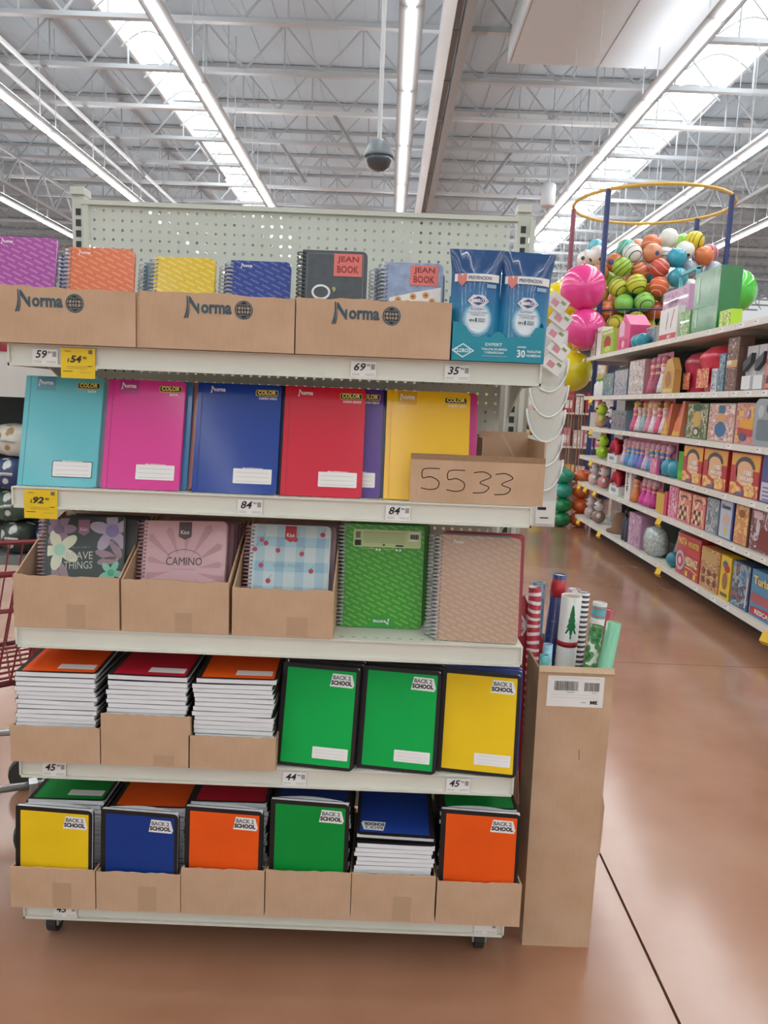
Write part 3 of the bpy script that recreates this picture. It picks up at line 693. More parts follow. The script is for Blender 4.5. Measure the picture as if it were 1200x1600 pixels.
for k in range(14):
    a = R(26*k+8); r0, r1 = .035, .09+.03*((k*7) % 3)/2; c = (0, .14)
    q = [(c[0]+r0*math.cos(a), c[1]+r0*math.sin(a)), (c[0]+r1*math.cos(a-.09), c[1]+r1*math.sin(a-.09)), (c[0]+r1*1.08*math.cos(a), c[1]+r1*1.08*math.sin(a)), (c[0]+r1*math.cos(a+.09), c[1]+r1*math.sin(a+.09))]
    q = [(max(-.09, min(.102, x)), max(.003, min(.259, zz))) for x, zz in q]; p.poly(q, mat('#c9989c', .4), 1)
p.poly([(-.016, .222), (0, .214), (.016, .222), (.016, .259), (-.016, .259)], mat('#5c4a4c', .4), 2); p.text('Kiut', -.011, .228, .022, .010, mat('#ead7d8', .4), 3, .02)
p.text('CAMINO', -.044, .150, .09, .02, mat('#59474a', .4), 3); p.ring(0, .162, .045, .028, .0012, mat('#59474a', .4), 3, 24, 20, 160); p.lines(-.03, .14, .06, 1, 1, mat('#8d6d70', .4), 3)
p.obj('cover_print', None, o)
o = notebook('pale blue plaid spiral notebook with red cherries', .2, H3, .018, mat('#ccd8d8', .3, .5), (-.231, 1.826, z3+.004), 18, 0, 0, True, wire=PINKW)
p = Print()
for k in range(4): p.rect(-.085+.05*k, .002, -.063+.05*k, H3-.002, mat('#b0cbd3', .3, .5), 1); p.rect(-.09, .02+.062*k, .097, .045+.062*k, mat('#a9cdd6', .3, .5), 1.5)
for k in range(4):
    for j in range(4): p.rect(-.085+.05*k, .02+.062*j, -.063+.05*k, .045+.062*j, mat('#93b6cc', .3, .5), 2)
for (a, b_) in ((-.072, .222), (-.061, .214), (-.03, .197), (.03, .19), (-.07, .158), (.055, .148), (-.05, .12), (.012, .225), (.08, .24), (-.088, .198)):
    p.ell(a, b_, .0062, .0062, mat('#b52a3d', .3, .5), 3, 10); p.stroke([(a, b_+.005), (a+.008, b_+.016)], .001, mat('#6a9a7a', .4), 3)
p.poly([(-.014, .226), (0, .218), (.014, .226), (.014, .259), (-.014, .259)], mat('#c02f42', .4), 4); p.text('Kiut', -.01, .231, .02, .010, PRINTW, 5, .02)
p.text('smile more', -.04, .155, .07, .012, mat('#8fb09a', .4), 4)
p.obj('cover_print', None, o)
for nm, x, c in (('dark floral', -.735, '#4a4a4a'), ('pink leafy', -.49, '#8a6168'), ('cherry print', -.231, '#9a7f86')):
    for i in range(4):
        notebook('spiral notebook standing behind the %s one in its tray' % nm, .2, H3-.006, .018, mat(c, .5), (x+.012+.004*i, 1.85+.023*i, z3+.004), 18, 0, 0, True, 'spiral notebooks behind the %s one' % nm, wire=PINKW if i % 2 else WIRE)
# green and tan spiral notebooks
o = notebook('green spiral notebook standing upside down with its back cover outward', .205, .262, .016, dash_mat('#3f9a25', '#6fbb4e'), (.003, 1.895, z3), 7, 0, 0, True)
p = Print(); LG = mat('#c3d49a', .4)
p.rect(-.078, .205, .094, .249, LG, 1, .004); p.rect(.062, .222, .09, .246, mat('#dfe6cc', .4), 2)
for k in range(12): p.rect(.066+k*.0018, .228, .067+k*.0018+.0004*(k % 3), .24, INK, 3)
p.rect(-.074, .208, -.058, .222, INK, 2); p.rect(-.072, .227, -.06, .243, mat('#6f7a5a', .5), 2); p.lines(-.052, .242, .105, 7, .0042, mat('#8d9a68', .5), 2, .001); p.rect(.03, .208, .05, .212, INK, 2); p.ell(.0, .211, .0035, .0035, mat('#5c6a45', .5), 2, 10)
for x in (-.018, -.010, .033, .042): p.ell(x, .199, .003, .003, PRINTW, 2, 10)
p.lines(-.048, .2, .026, 1, 1, LG, 2, .001); p.lines(.0, .2, .026, 1, 1, LG, 2, .001)
p.obj('info_panel', None, o); p = Print(); p.poly([(-.03, 0), (.034, 0), (.028, .03), (-.024, .03)], mat('#2f9a34', .4), 1); p.norma(-.02, .008, .042, .016, PRINTW, 3, True)
p.obj('brand_logo', None, o)
for i in range(3):
    notebook('green spiral notebook standing behind the upside down one', .205, .262, .016, mat('#4f8f3a', .4), (.012+.004*i, 1.918+.021*i, z3), 7, 0, 0, True, 'green spiral notebooks on the third shelf')
o = notebook('tan spiral notebook with slanted dash print on the perforated shelf', .2, .258, .014, dash_mat('#b5947b', '#c4a58d'), (.236, 1.806, z3), 14, -4, 0, True)
Print().norma(-.066, .235, .026, .013, PRINTW, 3).obj('lettering', None, o)
for i, (c, cn, dx) in enumerate((('#8d8a86', 'grey', -.012), ('#b33a44', 'red', .012), ('#a9323e', 'dark red', .02))):
    notebook('%s spiral notebook standing behind the tan one' % cn, .2, .258, .014, mat(c, .4, .3), (.236+dx, 1.832+.02*i, z3), 14, -4, 0, True)

# --- school notebooks with black borders
SW, SHH, ST = .196, .25, .0115
COLN = {'orange': '#ef5a17', 'red': '#b7192f', 'green': '#0a8f38', 'bright green': '#0cab4c', 'yellow': '#efc61c', 'navy': '#1c3a86'}
def school_print(col, name_box=True, logo=True, flip=False, w=SW, h=SHH):
    def mk():
        p = Print(.0004); c = mat(COLN[col], .5, 0, noise=.05, ns=8, spec=.2)
        p.rect(-w/2+.012, .008, w/2-.009, h-.010, c, 1, .002)
        if logo:
            xx, zz = w/2-.072, h-.046
            p.poly([(xx-.002, zz-.003), (xx+.056, zz-.004), (xx+.06, zz+.004), (xx+.053, zz+.028), (xx+.004, zz+.029)], PRINTW, 2)
            p.text('BACK 2', xx+.005, zz+.0145, .045, .0105, mat('#77777a', .5), 3, .045); p.text('SCHOOL', xx+.001, zz+.001, .053, .0115, INK, 3, .055)
        if name_box: p.rect(w/2-.105, .024, w/2-.016, .052, PRINTW, 2, .002); p.lines(w/2-.098, .045, .075, 3, .008, mat('#c6c3bf', .6), 3, .0006)
        return p.mesh('cover_print')
    return cached(('sp', col, name_box, logo, w, h), mk)
def thin_cover(w, h, t, r=.012):
    def mk():
        b = MB(); c = .0005; sh = rrect(-w/2, .0015, w/2, h, r, 3, 'right')
        b.prism(sh, 0, c, 'y'); b.prism(sh, t-c, t, 'y'); b.box(-w/2-.0006, -w/2+.0005, .0002, t-.0002, .0015, h)
        return b.mesh('cover')
    return cached(('thin', w, h, t, r), mk)
def thin_pages(w, h, t, var):
    def mk():
        b = MB(); c = .0006; rd = random.Random(var); n = 10; d0, d1 = rd.uniform(-.0006, .0006), rd.uniform(-.0006, .0006)
        lo_ = [(-w/2+.001+(w-.004)*i/n, c+.0004+.0005*math.sin(i*.6+var)+d0*0) for i in range(n+1)]
        hi_ = [(w/2-.003-(w-.004)*i/n, t-c) for i in range(n+1)]
        b.prism(lo_+hi_, 0, h-.003, 'z'); return b.mesh('pages')
    return cached(('tpages', w, h, t, var), mk)
def school(label, col, loc, lean, yaw=0, roll=0, bulge=0, group=None, flat=False, spin=0, print_=True, t=ST, nb=True):
    o = thing('school_notebook', label, 'notebook', loc, (R(-lean), R(roll), R(yaw)), group)
    if flat: put('cover', thin_cover(SW, SHH, t), BLK, o); put('pages', thin_pages(SW, SHH, t, int(loc[2]*1000) % 7), PAPER, o)
    else: put('cover', cover_mesh(SW, SHH, t, .012), BLK, o); put('pages', pages_mesh(SW, SHH, t, bulge), PAPER, o)
    if print_: put('cover_print', school_print(col, nb), None, o)
    return o
# trays and stacks on the fourth shelf
z4 = SH[3]+.001
st4 = [(-.886, -.668, .092, 'orange', .765, 21), (-.665, -.449, .130, 'red', .755, 22), (-.452, -.24, .084, 'orange', .755, 23)]
nm4 = ['at the end of the shelf', 'in the middle', 'beside the green notebooks']
for i, (a, b_, hf, col, top, sd) in enumerate(st4):
    tray('low cardboard tray with a stack of %s topped notebooks %s' % (col, nm4[i]), a, b_, 1.766, .285, z4, hf, .09, sd, .002, name='cardboard_tray', tape=(.02, .05, .03) if i == 1 else None)
    n = int((top-z4-.006)/ST); xm = (a+b_)/2; rd = random.Random(sd)
    for k in range(n):
        zt = z4+.004+ST*(k+1)
        last = k == n-1
        lab = 'black bordered %s notebook lying on top of the stack %s' % (col, nm4[i]) if last else 'closed notebook with white page edge in the stack %s' % nm4[i]
        rise = -90+(3 if last else 0)
        s = school(lab, col, (xm+rd.uniform(-.004, .004) + (.004 if last else 0), 1.776+rd.uniform(0, .005), zt+(.002 if last else 0)), 90 if not last else 86, 0, rd.uniform(-.6, .6)*0, 0, None if last else 'notebooks in the stack %s' % nm4[i], print_=last, flat=True)
        s.rotation_euler.z = R(rd.uniform(-1.2, 1.2))
# upright ones beside them
up4 = [('bright green', -.148, 'bright green bordered notebook standing next to the stacks'), ('bright green', .054, 'bright green bordered notebook standing next to the yellow one'), ('yellow', .252, 'yellow bordered notebook standing in front of a blue one at the shelf end')]
for i, (c, x, lab) in enumerate(up4):
    school(lab, c, (x, 1.786, z4+.003), 14, -8, 0, .006, t=.014)
    for k in range(3):
        cc = 'navy' if i == 2 else c
        o = school('%s notebook standing behind the front %s one' % (('blue' if i == 2 else 'black edged'), c), cc, (x+.01+.004*k, 1.822+.022*k, z4+.001), 14, -8, 0, .004, 'notebooks behind the front %s one on the fourth shelf, place %d from the stacks' % (c, i+1) if False else 'notebooks behind the upright front row of the fourth shelf', print_=False, t=.014)
        o['label'] = ['black edged notebook behind the bright green one next to the stacks', 'black edged notebook behind the bright green one next to the yellow', 'blue edged notebook standing behind the yellow bordered one'][i]
        if i == 2: o.children[0].material_slots[0].material = mat('#2a3f8e', .4)
# bottom shelf trays
z5 = BASEZ+.001
b5 = [(-.892, -.681, .108, 'yellow', 'green', .402), (-.678, -.469, .104, 'navy', 'orange', .396), (-.467, -.26, .122, 'orange', 'red', .418), (-.257, -.045, .126, 'green', 'navy', .446), (-.043, .165, .126, None, 'navy', .40), (.169, .379, .114, 'orange', 'green', .438)]
names5 = ['the yellow standing notebook', 'the navy standing notebook', 'the orange notebook beside the navy one', 'the green standing notebook', 'the bare white page stack', 'the orange notebook at the shelf end']
for i, (a, b_, hf, fc, sc, top) in enumerate(b5):
    xm = (a+b_)/2; rd = random.Random(50+i)
    tray('low bottom shelf tray holding %s' % names5[i], a, b_, 1.757, .36, z5, hf, .1, 31+i, .002, tape=((.0, .045, .07) if i in (0, 1, 4) else None))
    stop = (.40, .395, .41, .42, .372, .425)[i]; n = int((stop-z5-.006)/ST); ys = 1.834 if fc else 1.768
    for k in range(n):
        last = k == n-1; zt = z5+.004+ST*(k+1)
        lab = ('%s notebook topping the stack behind %s' % (sc, names5[i]) if fc else 'navy notebook propped upside down on the bare white page stack') if last else ('closed notebook in the bottom stack behind %s' % names5[i] if fc else 'closed notebook in the bare white page stack on the bottom shelf')
        s = school(lab, sc, (xm+rd.uniform(-.004, .004), ys+rd.uniform(0, .004), zt), 90, 0, 0, 0, None if last else 'notebooks stacked behind '+names5[i], print_=last, nb=(i in (0,)), flat=True)
        s.rotation_euler.z = R(rd.uniform(-1, 1))
        if last and not fc: s.rotation_euler = (R(-98), R(-1.5), PI); s.location = (xm, 1.778+SHH*math.sin(R(98)), zt+.041)
    if fc: school('%s bordered notebook standing upright in a bottom tray%s' % (fc, ' beside the navy one' if i == 2 else (' at the shelf end' if i == 5 else '')), fc, (xm-.004, 1.768, max(z5+.004, top-.25)), 3, -4, 0, .02, t=.014, nb=False)

# ------------------------------------------------------------------ tall box of gift wrap
gb_ = thing('tall_cardboard_box', 'tall narrow cardboard box with shipping label holding gift wrap rolls', 'box', (0, 0, 0))
X0, X1, Y0, Y1, HT = .418, .598, 1.888, 2.155, .775
def slanted(n, q, th, dpt):
    pass
fr = MB().prism([(X0, 0), (X1, 0)]+torn(X0-.006, X1+.006, HT, .004, 16, 5), Y0, Y0+.005, 'y').obj('front_panel', CARD, gb_)
MB().add([(X0-.006, Y0-.006, HT-.006), (X1+.006, Y0-.006, HT-.006), (X1+.006, Y0+.006, HT+.006), (X0-.006, Y0+.006, HT+.006), (X0-.006, Y0-.002, HT+.010), (X1+.006, Y0-.002, HT+.008)], [(0, 1, 5, 4), (4, 5, 2, 3), (0, 3, 2, 1)]).obj('torn_rim', CARD_EDGE, fr)
MB().box(X0, X0+.005, Y0+.005, Y1-.005, 0, HT-.01).obj('side_panel', CARD, gb_); MB().box(X1-.005, X1, Y0+.005, Y1-.005, 0, HT-.01).obj('side_panel', CARD, gb_)
bk_ = MB().box(X0, X1-.02, Y1-.005, Y1, 0, HT+.015).obj('back_panel', CARD, gb_); MB().box(X0+.005, X1-.005, Y0+.005, Y1-.005, 0, .005).obj('bottom_panel', CARD, gb_)
MB().box(X0+.09, X0+.092, Y1-.0062, Y1-.005, HT-.3, HT+.014).obj('fold', mat('#6f553e', .9), bk_)
MB().prism([(X1, .24), (X1+.012, .27), (X1+.014, .40), (X1+.005, .44), (X1, .43)], Y0+.01, Y0+.013, 'y').obj('loose_flap', CARD, gb_)
p = Print(.0006); lx0, lz0 = X0+.018, HT-.098
p.rect(lx0, lz0, lx0+.145, lz0+.082, PRINTW, 1)
rd = random.Random(3); x = lx0+.018
while x < lx0+.078:
    w = rd.choice((.0008, .0012, .002)); p.rect(x, lz0+.043, x+w, lz0+.068, INK, 2); x += w+rd.choice((.001, .0016))
x = lx0+.095
while x < lx0+.133:
    w = rd.choice((.0008, .0014)); p.rect(x, lz0+.043, x+w, lz0+.066, INK, 2); x += w+rd.choice((.0007, .0012))
for zz in (.024, .032, .076): p.lines(lx0+.012, lz0+zz, .12, 1, 1, mat('#bdbab4', .6), 2)
p.lines(lx0+.05, lz0+.038, .02, 1, 1, mat('#77736d', .6), 2, .0012); p.lines(lx0+.115, lz0+.038, .012, 1, 1, mat('#77736d', .6), 2, .0012)
p.text('3M', lx0+.112, lz0+.008, .019, .010, INK, 2, .06, 0, True); p.lines(lx0+.088, lz0+.012, .014, 1, 1, mat('#8d8a84', .6), 2, .0015)
p.obj('shipping_label', None, gb_, (0, Y0-.0003, 0)); Print().stroke([(X0+.112, .56), (X0+.114, .535)], .0014, IK).obj('pen_mark', None, gb_, (0, Y0-.0003, 0))
def roll(label, m, x, y, top, xb, yb, r=.019, core=None):
    """(x, y, top) is the centre of the upper end, (xb, yb) that of the foot on the box bottom"""
    d = Vector((x-xb, y-yb, top-.012)); h = d.length; q = Vector((0, 0, 1)).rotation_difference(d.normalized()).to_euler()
    o = thing('gift_wrap_roll', label, 'wrapping paper', (xb, yb, .012), q, 'gift wrap rolls in the tall box')
    n = 18; b = MB()
    vs_ = [(rr*math.cos(2*PI*k/n), rr*math.sin(2*PI*k/n), zz) for rr, zz in ((r, 0), (r, h), (r-.003, h), (r-.003, h-.06)) for k in range(n)]
    b.add(vs_, [(i*n+k, i*n+(k+1) % n, (i+1)*n+(k+1) % n, (i+1)*n+k) for i in range(3) for k in range(n)])
    b.obj('paper', m, o, smooth=True)
    MB().lathe([(r-.0035, h-.004), (r-.006, h-.004), (r-.006, h-.05), (.001, h-.05)], 16).obj('core_tube', core or mat('#b7a184', .8), o)
    return o
SNOW = vor_mat('snow_red', [(0, '#efe6e2'), (.16, '#b21f33')], 34, .35, coat=.5)
SNOWB = vor_mat('snow_blue', [(0, '#e8ecf2'), (.10, '#26356f')], 60, .35, coat=.5)
o = roll('red and navy gift wrap roll with white dots standing tallest', SNOWB, .503, 2.125, .972, .452, 2.13, .021, PAPER)
MB().lathe([(.0215, .8985), (.0215, .948)], 18).obj('red_band', mat('#c32a35', .35, .4), o, smooth=True)
o = roll('white gift wrap roll with a green fir tree print', mat('#e6e7e1', .4, .3), .525, 2.06, .928, .508, 2.085, .028)
p = Print(.0008)
p.use(mat('#1f7a4a', .4))
def wrap(p, pts, r, m): p.use(m); return p.add([((r+.0006)*math.sin(x/r), -(r+.0006)*math.cos(x/r), z) for x, z in pts], [list(range(len(pts)))])
GRN = mat('#1f7f4b', .4)
for k in range(4): wrap(p, [(-.016+.003*k, .815+.017*k), (0, .812+.017*k), (.016-.003*k, .815+.017*k), (.004-.0005*k, .842+.017*k), (0, .846+.017*k), (-.004+.0005*k, .842+.017*k)], .028, GRN)
wrap(p, [(-.002, .80), (.002, .80), (.002, .815), (-.002, .815)], .028, GRN)
p.obj('tree_print', None, o)
MB().lathe([(.0285, .775), (.0285, .79)], 18).obj('red_band', mat('#b62a3a', .4), o, smooth=True)
roll('blue foil gift wrap roll with brown core', mat('#6d93a8', .3, .5, noise=.4, ns=60), .447, 2.13, .945, .437, 2.085-.0, .019)
roll('red gift wrap roll with white stripes beside the shelf', stripe_mat('redwhite', ['#b8283a', '#b8283a', '#e5d9d6'], 14, 'Z', 3), .424+.006, 2.095, .94, .443, 2.045, .018)
o = roll('mint green gift wrap roll leaning out of the box', mat('#7cc49c', .35, .5, bump=.3, bs=90), .606, 1.93, .892, .500, 1.915, .0185, mat('#8fd0aa', .5))
roll('green leafy gift wrap roll beside the mint one', vor_mat('leafy', [(0, '#2c6b3a'), (.4, '#4f8f4d'), (.7, '#dfe3d6')], 60, .4), .574, 1.965, .872, .49, 1.952, .018)
roll('teal and red gift wrap roll standing behind the mint one', stripe_mat('tealred', ['#4aa0a5', '#b4584f', '#4aa0a5', '#dcd6cf'], 6, 'Z', 2), .588, 2.005, .925, .52, 1.992, .019, PAPER)
roll('white and black checked gift wrap roll', stripe_mat('checkbw', ['#e8e6e2', '#2a2a2c'], 22, 'Z', 0), .568, 2.10, .93, .545, 2.08, .017)
roll('red gift wrap roll with plain paper leaning out over the box side', mat('#b23a3f', .35, .5), .622, 2.035, .90, .54, 2.03, .016, PAPER)
roll('pink and white gift wrap roll', stripe_mat('pinkwhite', ['#e6dfe2', '#cfa9bd'], 9, 'X', 1), .549, 2.13, .93, .53, 2.125, .018)
roll('clear wrapped teal gift wrap roll squeezed against the box side', mat('#5aa7a5', .3, .4, noise=.4, ns=50), .431, 1.925, .80, .44, 1.912, .012)
roll('pale blue gift wrap roll squeezed beside the teal one', mat('#8fbcd0', .3, .4, noise=.3, ns=50), .445, 1.955, .82, .447, 1.945, .013)
# snowflake pack in front
o = thing('gift_wrap_pack', 'red gift wrap sheet pack with large white snowflake', 'wrapping paper', (.462, 2.04, .2), (R(-6), R(-4), 0))
MB().prism([(-.036, 0), (.042, 0), (.042, .585), (-.006, .715), (-.036, .70)], 0, .012, 'y').obj('sheet', mat('#b11f33', .3, .5), o)
p = Print(.0008)
for k in range(6):
    a = PI*k/6; dx, dz = .030*math.cos(a), .030*math.sin(a); p.stroke([(-.002-dx, .63-dz), (-.002+dx, .63+dz)], .004 if k % 2 else .0065, mat('#ecdcdc', .4), 1+.1*k)
p.obj('snowflake', None, o)

# ------------------------------------------------------------------ toy gondola across the aisle
TX, TY0, TY1 = 2.35, 4.1, 9.35
tg = thing('toy_shelf_unit', 'long white gondola with six shelves of toys across the aisle', 'shelf unit')
TZ = [2.062, 1.605, 1.25, .905, .585, .175]
bays = [(TY0, 5.37), (5.375, 6.95), (6.955, 8.2), (8.205, TY1)]
PSM = Print(.0008).rect(-.035, -.034, .035, -.006, mat('#f0eee9', .5), 1).rect(-.025, -.02, 0, -.012, mat('#85827d', .5), 2).mesh('price_strip')
MB().box(TX+.5, TX+.53, TY0, TY1, .1, 2.2).obj('back_panel', mat('#4a4d47', .8), tg)
MB().box(TX+.2, TX+.5, TY0, TY1, 0, .125).obj('kick_plate', mat('#3c3a37', .7), tg)
for z in TZ:
    for (a, c) in bays:
        s = MB().box(TX, TX+.5, a, c, z-.03, z).obj('shelf', WHITE, tg)
        MB().box(TX-.006, TX, a, c, z-.042, z+.002).obj('price_channel', mat('#dedbd2', .45), s)
        n = int((c-a)/.21); rd = random.Random(int(z*100+a*10))
        for k in range(n):
            if rd.random() < .6: put('price_strip', PSM, None, s, (TX-.0065, c-.09-k*.21, z), (0, 0, -PI/2))
# back guard on the top shelf
gr = MB().box(TX+.46, TX+.48, TY0, 5.85, 2.064, 2.32).obj('guard_panel', WHITE, tg)
for k in range(5): MB().box(TX+.455, TX+.46, TY0, 5.85, 2.09+k*.045, 2.094+k*.045).obj('groove', mat('#a3a39a', .6), gr)
MB().box(TX+.44, TX+.49, 5.25, 5.29, 2.06, 3.1).obj('post', WHITE, tg)
YT = mat('#e2b92a', .5)
for i, (y, z) in enumerate(((8.95, 1.6), (8.85, 1.245), (8.75, .9), (9.2, .58), (8.9, .58), (8.5, .58), (6.45, .58), (9.1, .17), (8.2, .17), (6.35, .17), (4.5, .17))):
    t = thing('shelf_flag', 'small yellow price flag clipped to the toy shelf edge', 'price tag', (TX-.008, y, z-.012), (0, 0, R(25)), 'yellow flags on the toy shelf')
    MB().add([(0, -.03, 0), (0, .03, 0), (-.03, .03, -.06), (-.03, -.03, -.06), (-.006, -.03, -.085), (-.006, .03, -.085)], [(0, 1, 2, 3), (3, 2, 5, 4)]).obj('card', YT, t)

FACE = (0, 0, -PI/2)
def tbox(name, label, cat, yf, yn, z, h, d, base, prt=None, group=None, x=TX+.03, lean=4, yaw=0):
    """box on the toy shelf, printed front towards the aisle; yf far end, yn near end"""
    w = yf-yn; o = thing(name, label, cat, (x, (yf+yn)/2, z+.002), (0, 0, -PI/2+R(yaw)), group)
    MB().box(-w/2, w/2, 0, d, 0, h).obj('box', base, o)
    if prt:
        p = Print(.0015); prt(p, w, h); p.obj('front_print', None, o)
    return o
def game(bg, art, title=None, tcol=None, seed=0, extra=None):
    def f(p, w, h):
        p.rect(-w/2+.01, .01, w/2-.01, h-.01, art, 1)
        if extra: extra(p, w, h)
        if title:
            for i, ln in enumerate(title): p.text(ln[0], -w/2+ln[1]*w, ln[2]*h, ln[3]*w, ln[4]*h, ln[5], 4, .03)
    return f
A1 = art_mat('a_fest', ['#c9473c', '#e7b25a', '#e9c98d', '#d8863f', '#b9404a', '#7c6b8f'], 9, seed=1)
A2 = art_mat('a_green', ['#39603c', '#7a8a55', '#c9c2a4', '#48663f', '#8e7b5a', '#dcd5c4'], 12, seed=2)
A3 = art_mat('a_pinkbeige', ['#d9b4a6', '#c98f86', '#e6d6cb', '#a97a86', '#d6c3a6'], 13, seed=3)
A4 = art_mat('a_truck', ['#d9cfd6', '#c67a86', '#e0b458', '#a95a6a', '#c9c4d6'], 12, seed=4)
A5 = art_mat('a_domino', ['#d98a86', '#c96a62', '#e6c39b', '#d0967a'], 9, seed=5)
A6 = art_mat('a_slate', ['#8d98a2', '#6d7d8a', '#b6bcbf', '#5a6874', '#a9a7a0'], 16, seed=6)
A7 = art_mat('a_tan', ['#d8a25f', '#cf8f4d', '#e2bd83', '#c9784a'], 9, seed=7)
A8 = art_mat('a_choc', ['#a9a4b0', '#8a4a44', '#6b3430', '#c3bfc6', '#7a6a7c'], 12, seed=8)
A9 = art_mat('a_dino', ['#3d5f8a', '#5d7fa6', '#8aa79a', '#2c4068', '#8d4a4a'], 12, seed=9)
A10 = art_mat('a_people', ['#d6a95a', '#a9563a', '#e0bd78', '#8a4a34', '#caa06a', '#b96a4a'], 20, seed=10)
A11 = art_mat('a_pink', ['#d96a90', '#e59ab4', '#c44f7c', '#eac6d2', '#a94a78'], 14, seed=11)
A12 = art_mat('a_white', ['#d9d6d2', '#b9b4b2', '#e6e4e0', '#a38a8c', '#cfc4c2'], 18, seed=12)
A13 = art_mat('a_teal', ['#6f8f9a', '#4f7888', '#9fb3b6', '#3f5f7a', '#c3cfcd'], 18, seed=13)
A14 = art_mat('a_lilac', ['#b98fae', '#c9a6bf', '#a5799b', '#d6bccd'], 12, seed=14)
# row A, top shelf
za = TZ[0]
tbox('toy_box', 'black and white boxed toy at the far end of the top toy shelf', 'toy box', 9.33, 9.1, za, .30, .12, mat('#2c2d33', .4), game(0, A12, [('LOL', .1, .75, .5, .12, PRINTW)]))
tbox('toy_box', 'tall white boxed toy on the top toy shelf', 'toy box', 9.08, 8.88, za, .32, .12, mat('#e2ded4', .4), game(0, mat('#e6e2da', .4), [('PLAY', .15, .8, .6, .08, mat('#a03a40', .5))]))
tbox('toy_box', 'lime green box with red fruit picture on the top toy shelf', 'toy box', 8.85, 8.42, za, .26, .12, mat('#9fbf4a', .4), lambda p, w, h: (p.ell(0, h*.45, w*.3, h*.3, mat('#b3423c', .4), 1), p.ell(.02, h*.2, w*.3, h*.12, mat('#c9d86a', .4), 2), p.rect(-w/2+.02, h*.82, w/2-.02, h*.95, mat('#d8e0a0', .4), 2)))
o = thing('toy_house', 'pink toy house case with gabled roof on the top toy shelf', 'toy', (TX+.03, 8.05, za+.002), FACE)
MB().prism([(-.2, 0), (.2, 0), (.2, .24), (0, .36), (-.2, .24)], 0, .2, 'y').obj('house', mat('#dd4f86', .4), o)
p = Print(.0015); p.poly([(-.16, .14), (.02, .14), (.02, .26), (-.06, .31), (-.16, .26)], mat('#e7b6cb', .4), 1); p.rect(-.14, .02, .16, .11, mat('#c83a6a', .4), 1); p.ell(.0, .06, .05, .04, mat('#eab0c0', .4), 2); p.obj('front_print', None, o)
def two_balls(label, y, z, r, col, g, x=TX+.09):
    for k in range(2):
        o = tag(MB().ball((0, 0, r), r, 14, 8).obj('toy_ball', mat(col, .3, .4), None, (x, y-k*2.05*r, z+.001), smooth=True), label, 'ball', g)
two_balls('small turquoise ball of a pair on the top toy shelf', 7.77, za, .07, '#2b93a5', 'turquoise balls on the top toy shelf')
tbox('toy_box', 'pale grey green boxed toy on the top toy shelf', 'toy box', 7.78, 7.48, za, .2, .1, mat('#b9c4b4', .4), game(0, A13), x=TX+.17)
o = thing('toy_crate', 'tall orange ribbed toy crate on the top toy shelf', 'toy', (TX+.29, 7.5, za+.002), FACE)
MB().box(-.14, .14, 0, .13, 0, .5).obj('body', mat('#d98a5a', .5), o)
for k in range(6): MB().box(-.14, .14, -.008, 0, .04+k*.08, .08+k*.08).obj('slat', mat('#e6a87c', .5), o)
o = thing('toy_goal_frame', 'turquoise square toy frame standing on the top toy shelf', 'toy', (TX+.46, 7.55, za+.002), FACE)
TQ = mat('#58b7bf', .4); MB().bar((-.21, 0, 0), (-.21, 0, .72), .03).obj('post', TQ, o); MB().bar((.21, 0, 0), (.21, 0, .72), .03).obj('post', TQ, o); MB().bar((-.225, 0, .72), (.225, 0, .72), .03).obj('crossbar', TQ, o)
tbox('toy_box', 'large lilac toy case standing behind a white card set', 'toy box', 7.34, 6.72, za, .47, .1, mat('#c493b4', .35, .3), lambda p, w, h: (p.rect(-w/2+.02, .02, w/2-.02, h-.02, A14, 1), p.text('Laptop', -w*.25, h*.72, w*.4, .05, mat('#7d4a72', .4), 3, .02), p.poly([(-w*.1, .05), (w*.4, .08), (w*.4, h*.5), (0, h*.55)], mat('#dccbd6', .4), 2)), x=TX+.16)
tbox('toy_box', 'white and red card set leaning in front of the lilac case', 'toy box', 7.0, 6.58, za, .27, .06, mat('#e2e0dc', .4), lambda p, w, h: (p.rect(-w/2+.01, .01, w/2-.01, h*.2, mat('#c8414a', .4), 1), p.stroke([(-w*.1, h*.35), (-.02, h*.85)], .012, mat('#8a8c90', .4), 1), p.stroke([(.06, h*.4), (.12, h*.9)], .012, mat('#b3586a', .4), 1), p.text('SET', .0, .015, .09, .025, PRINTW, 2, .03)))
tbox('toy_box', 'small green boxed toy beside the big green box', 'toy box', 6.52, 6.3, za, .2, .1, mat('#7fb46c', .4), game(0, art_mat('a_lime', ['#8fbf72', '#5f9a58', '#c9d9a6', '#4a7a4a'], 14, seed=15)))
tbox('toy_box', 'big shiny green box standing tall on the top toy shelf', 'toy box', 6.26, 5.79, za, .46, .16, mat('#2f8247', .22, .7, noise=.12, ns=4), lambda p, w, h: (p.rect(-w*.36, h*.5, -w*.27, h*.92, mat('#bfd8c2', .3), 1), p.rect(-w*.36, h*.1, -w*.28, h*.42, mat('#a7cbb0', .3), 1), p.rect(-w/2+.01, h*.4, w/2-.01, h*.41, mat('#6aa77a', .3), 1)))
tbox('toy_box', 'small neon lime toy pack on the top toy shelf', 'toy box', 5.74, 5.55, za, .12, .08, mat('#b7dd3a', .4), game(0, art_mat('a_neon', ['#c3e650', '#8fb82c', '#e6f09a', '#4a5a2a'], 18, seed=16)))
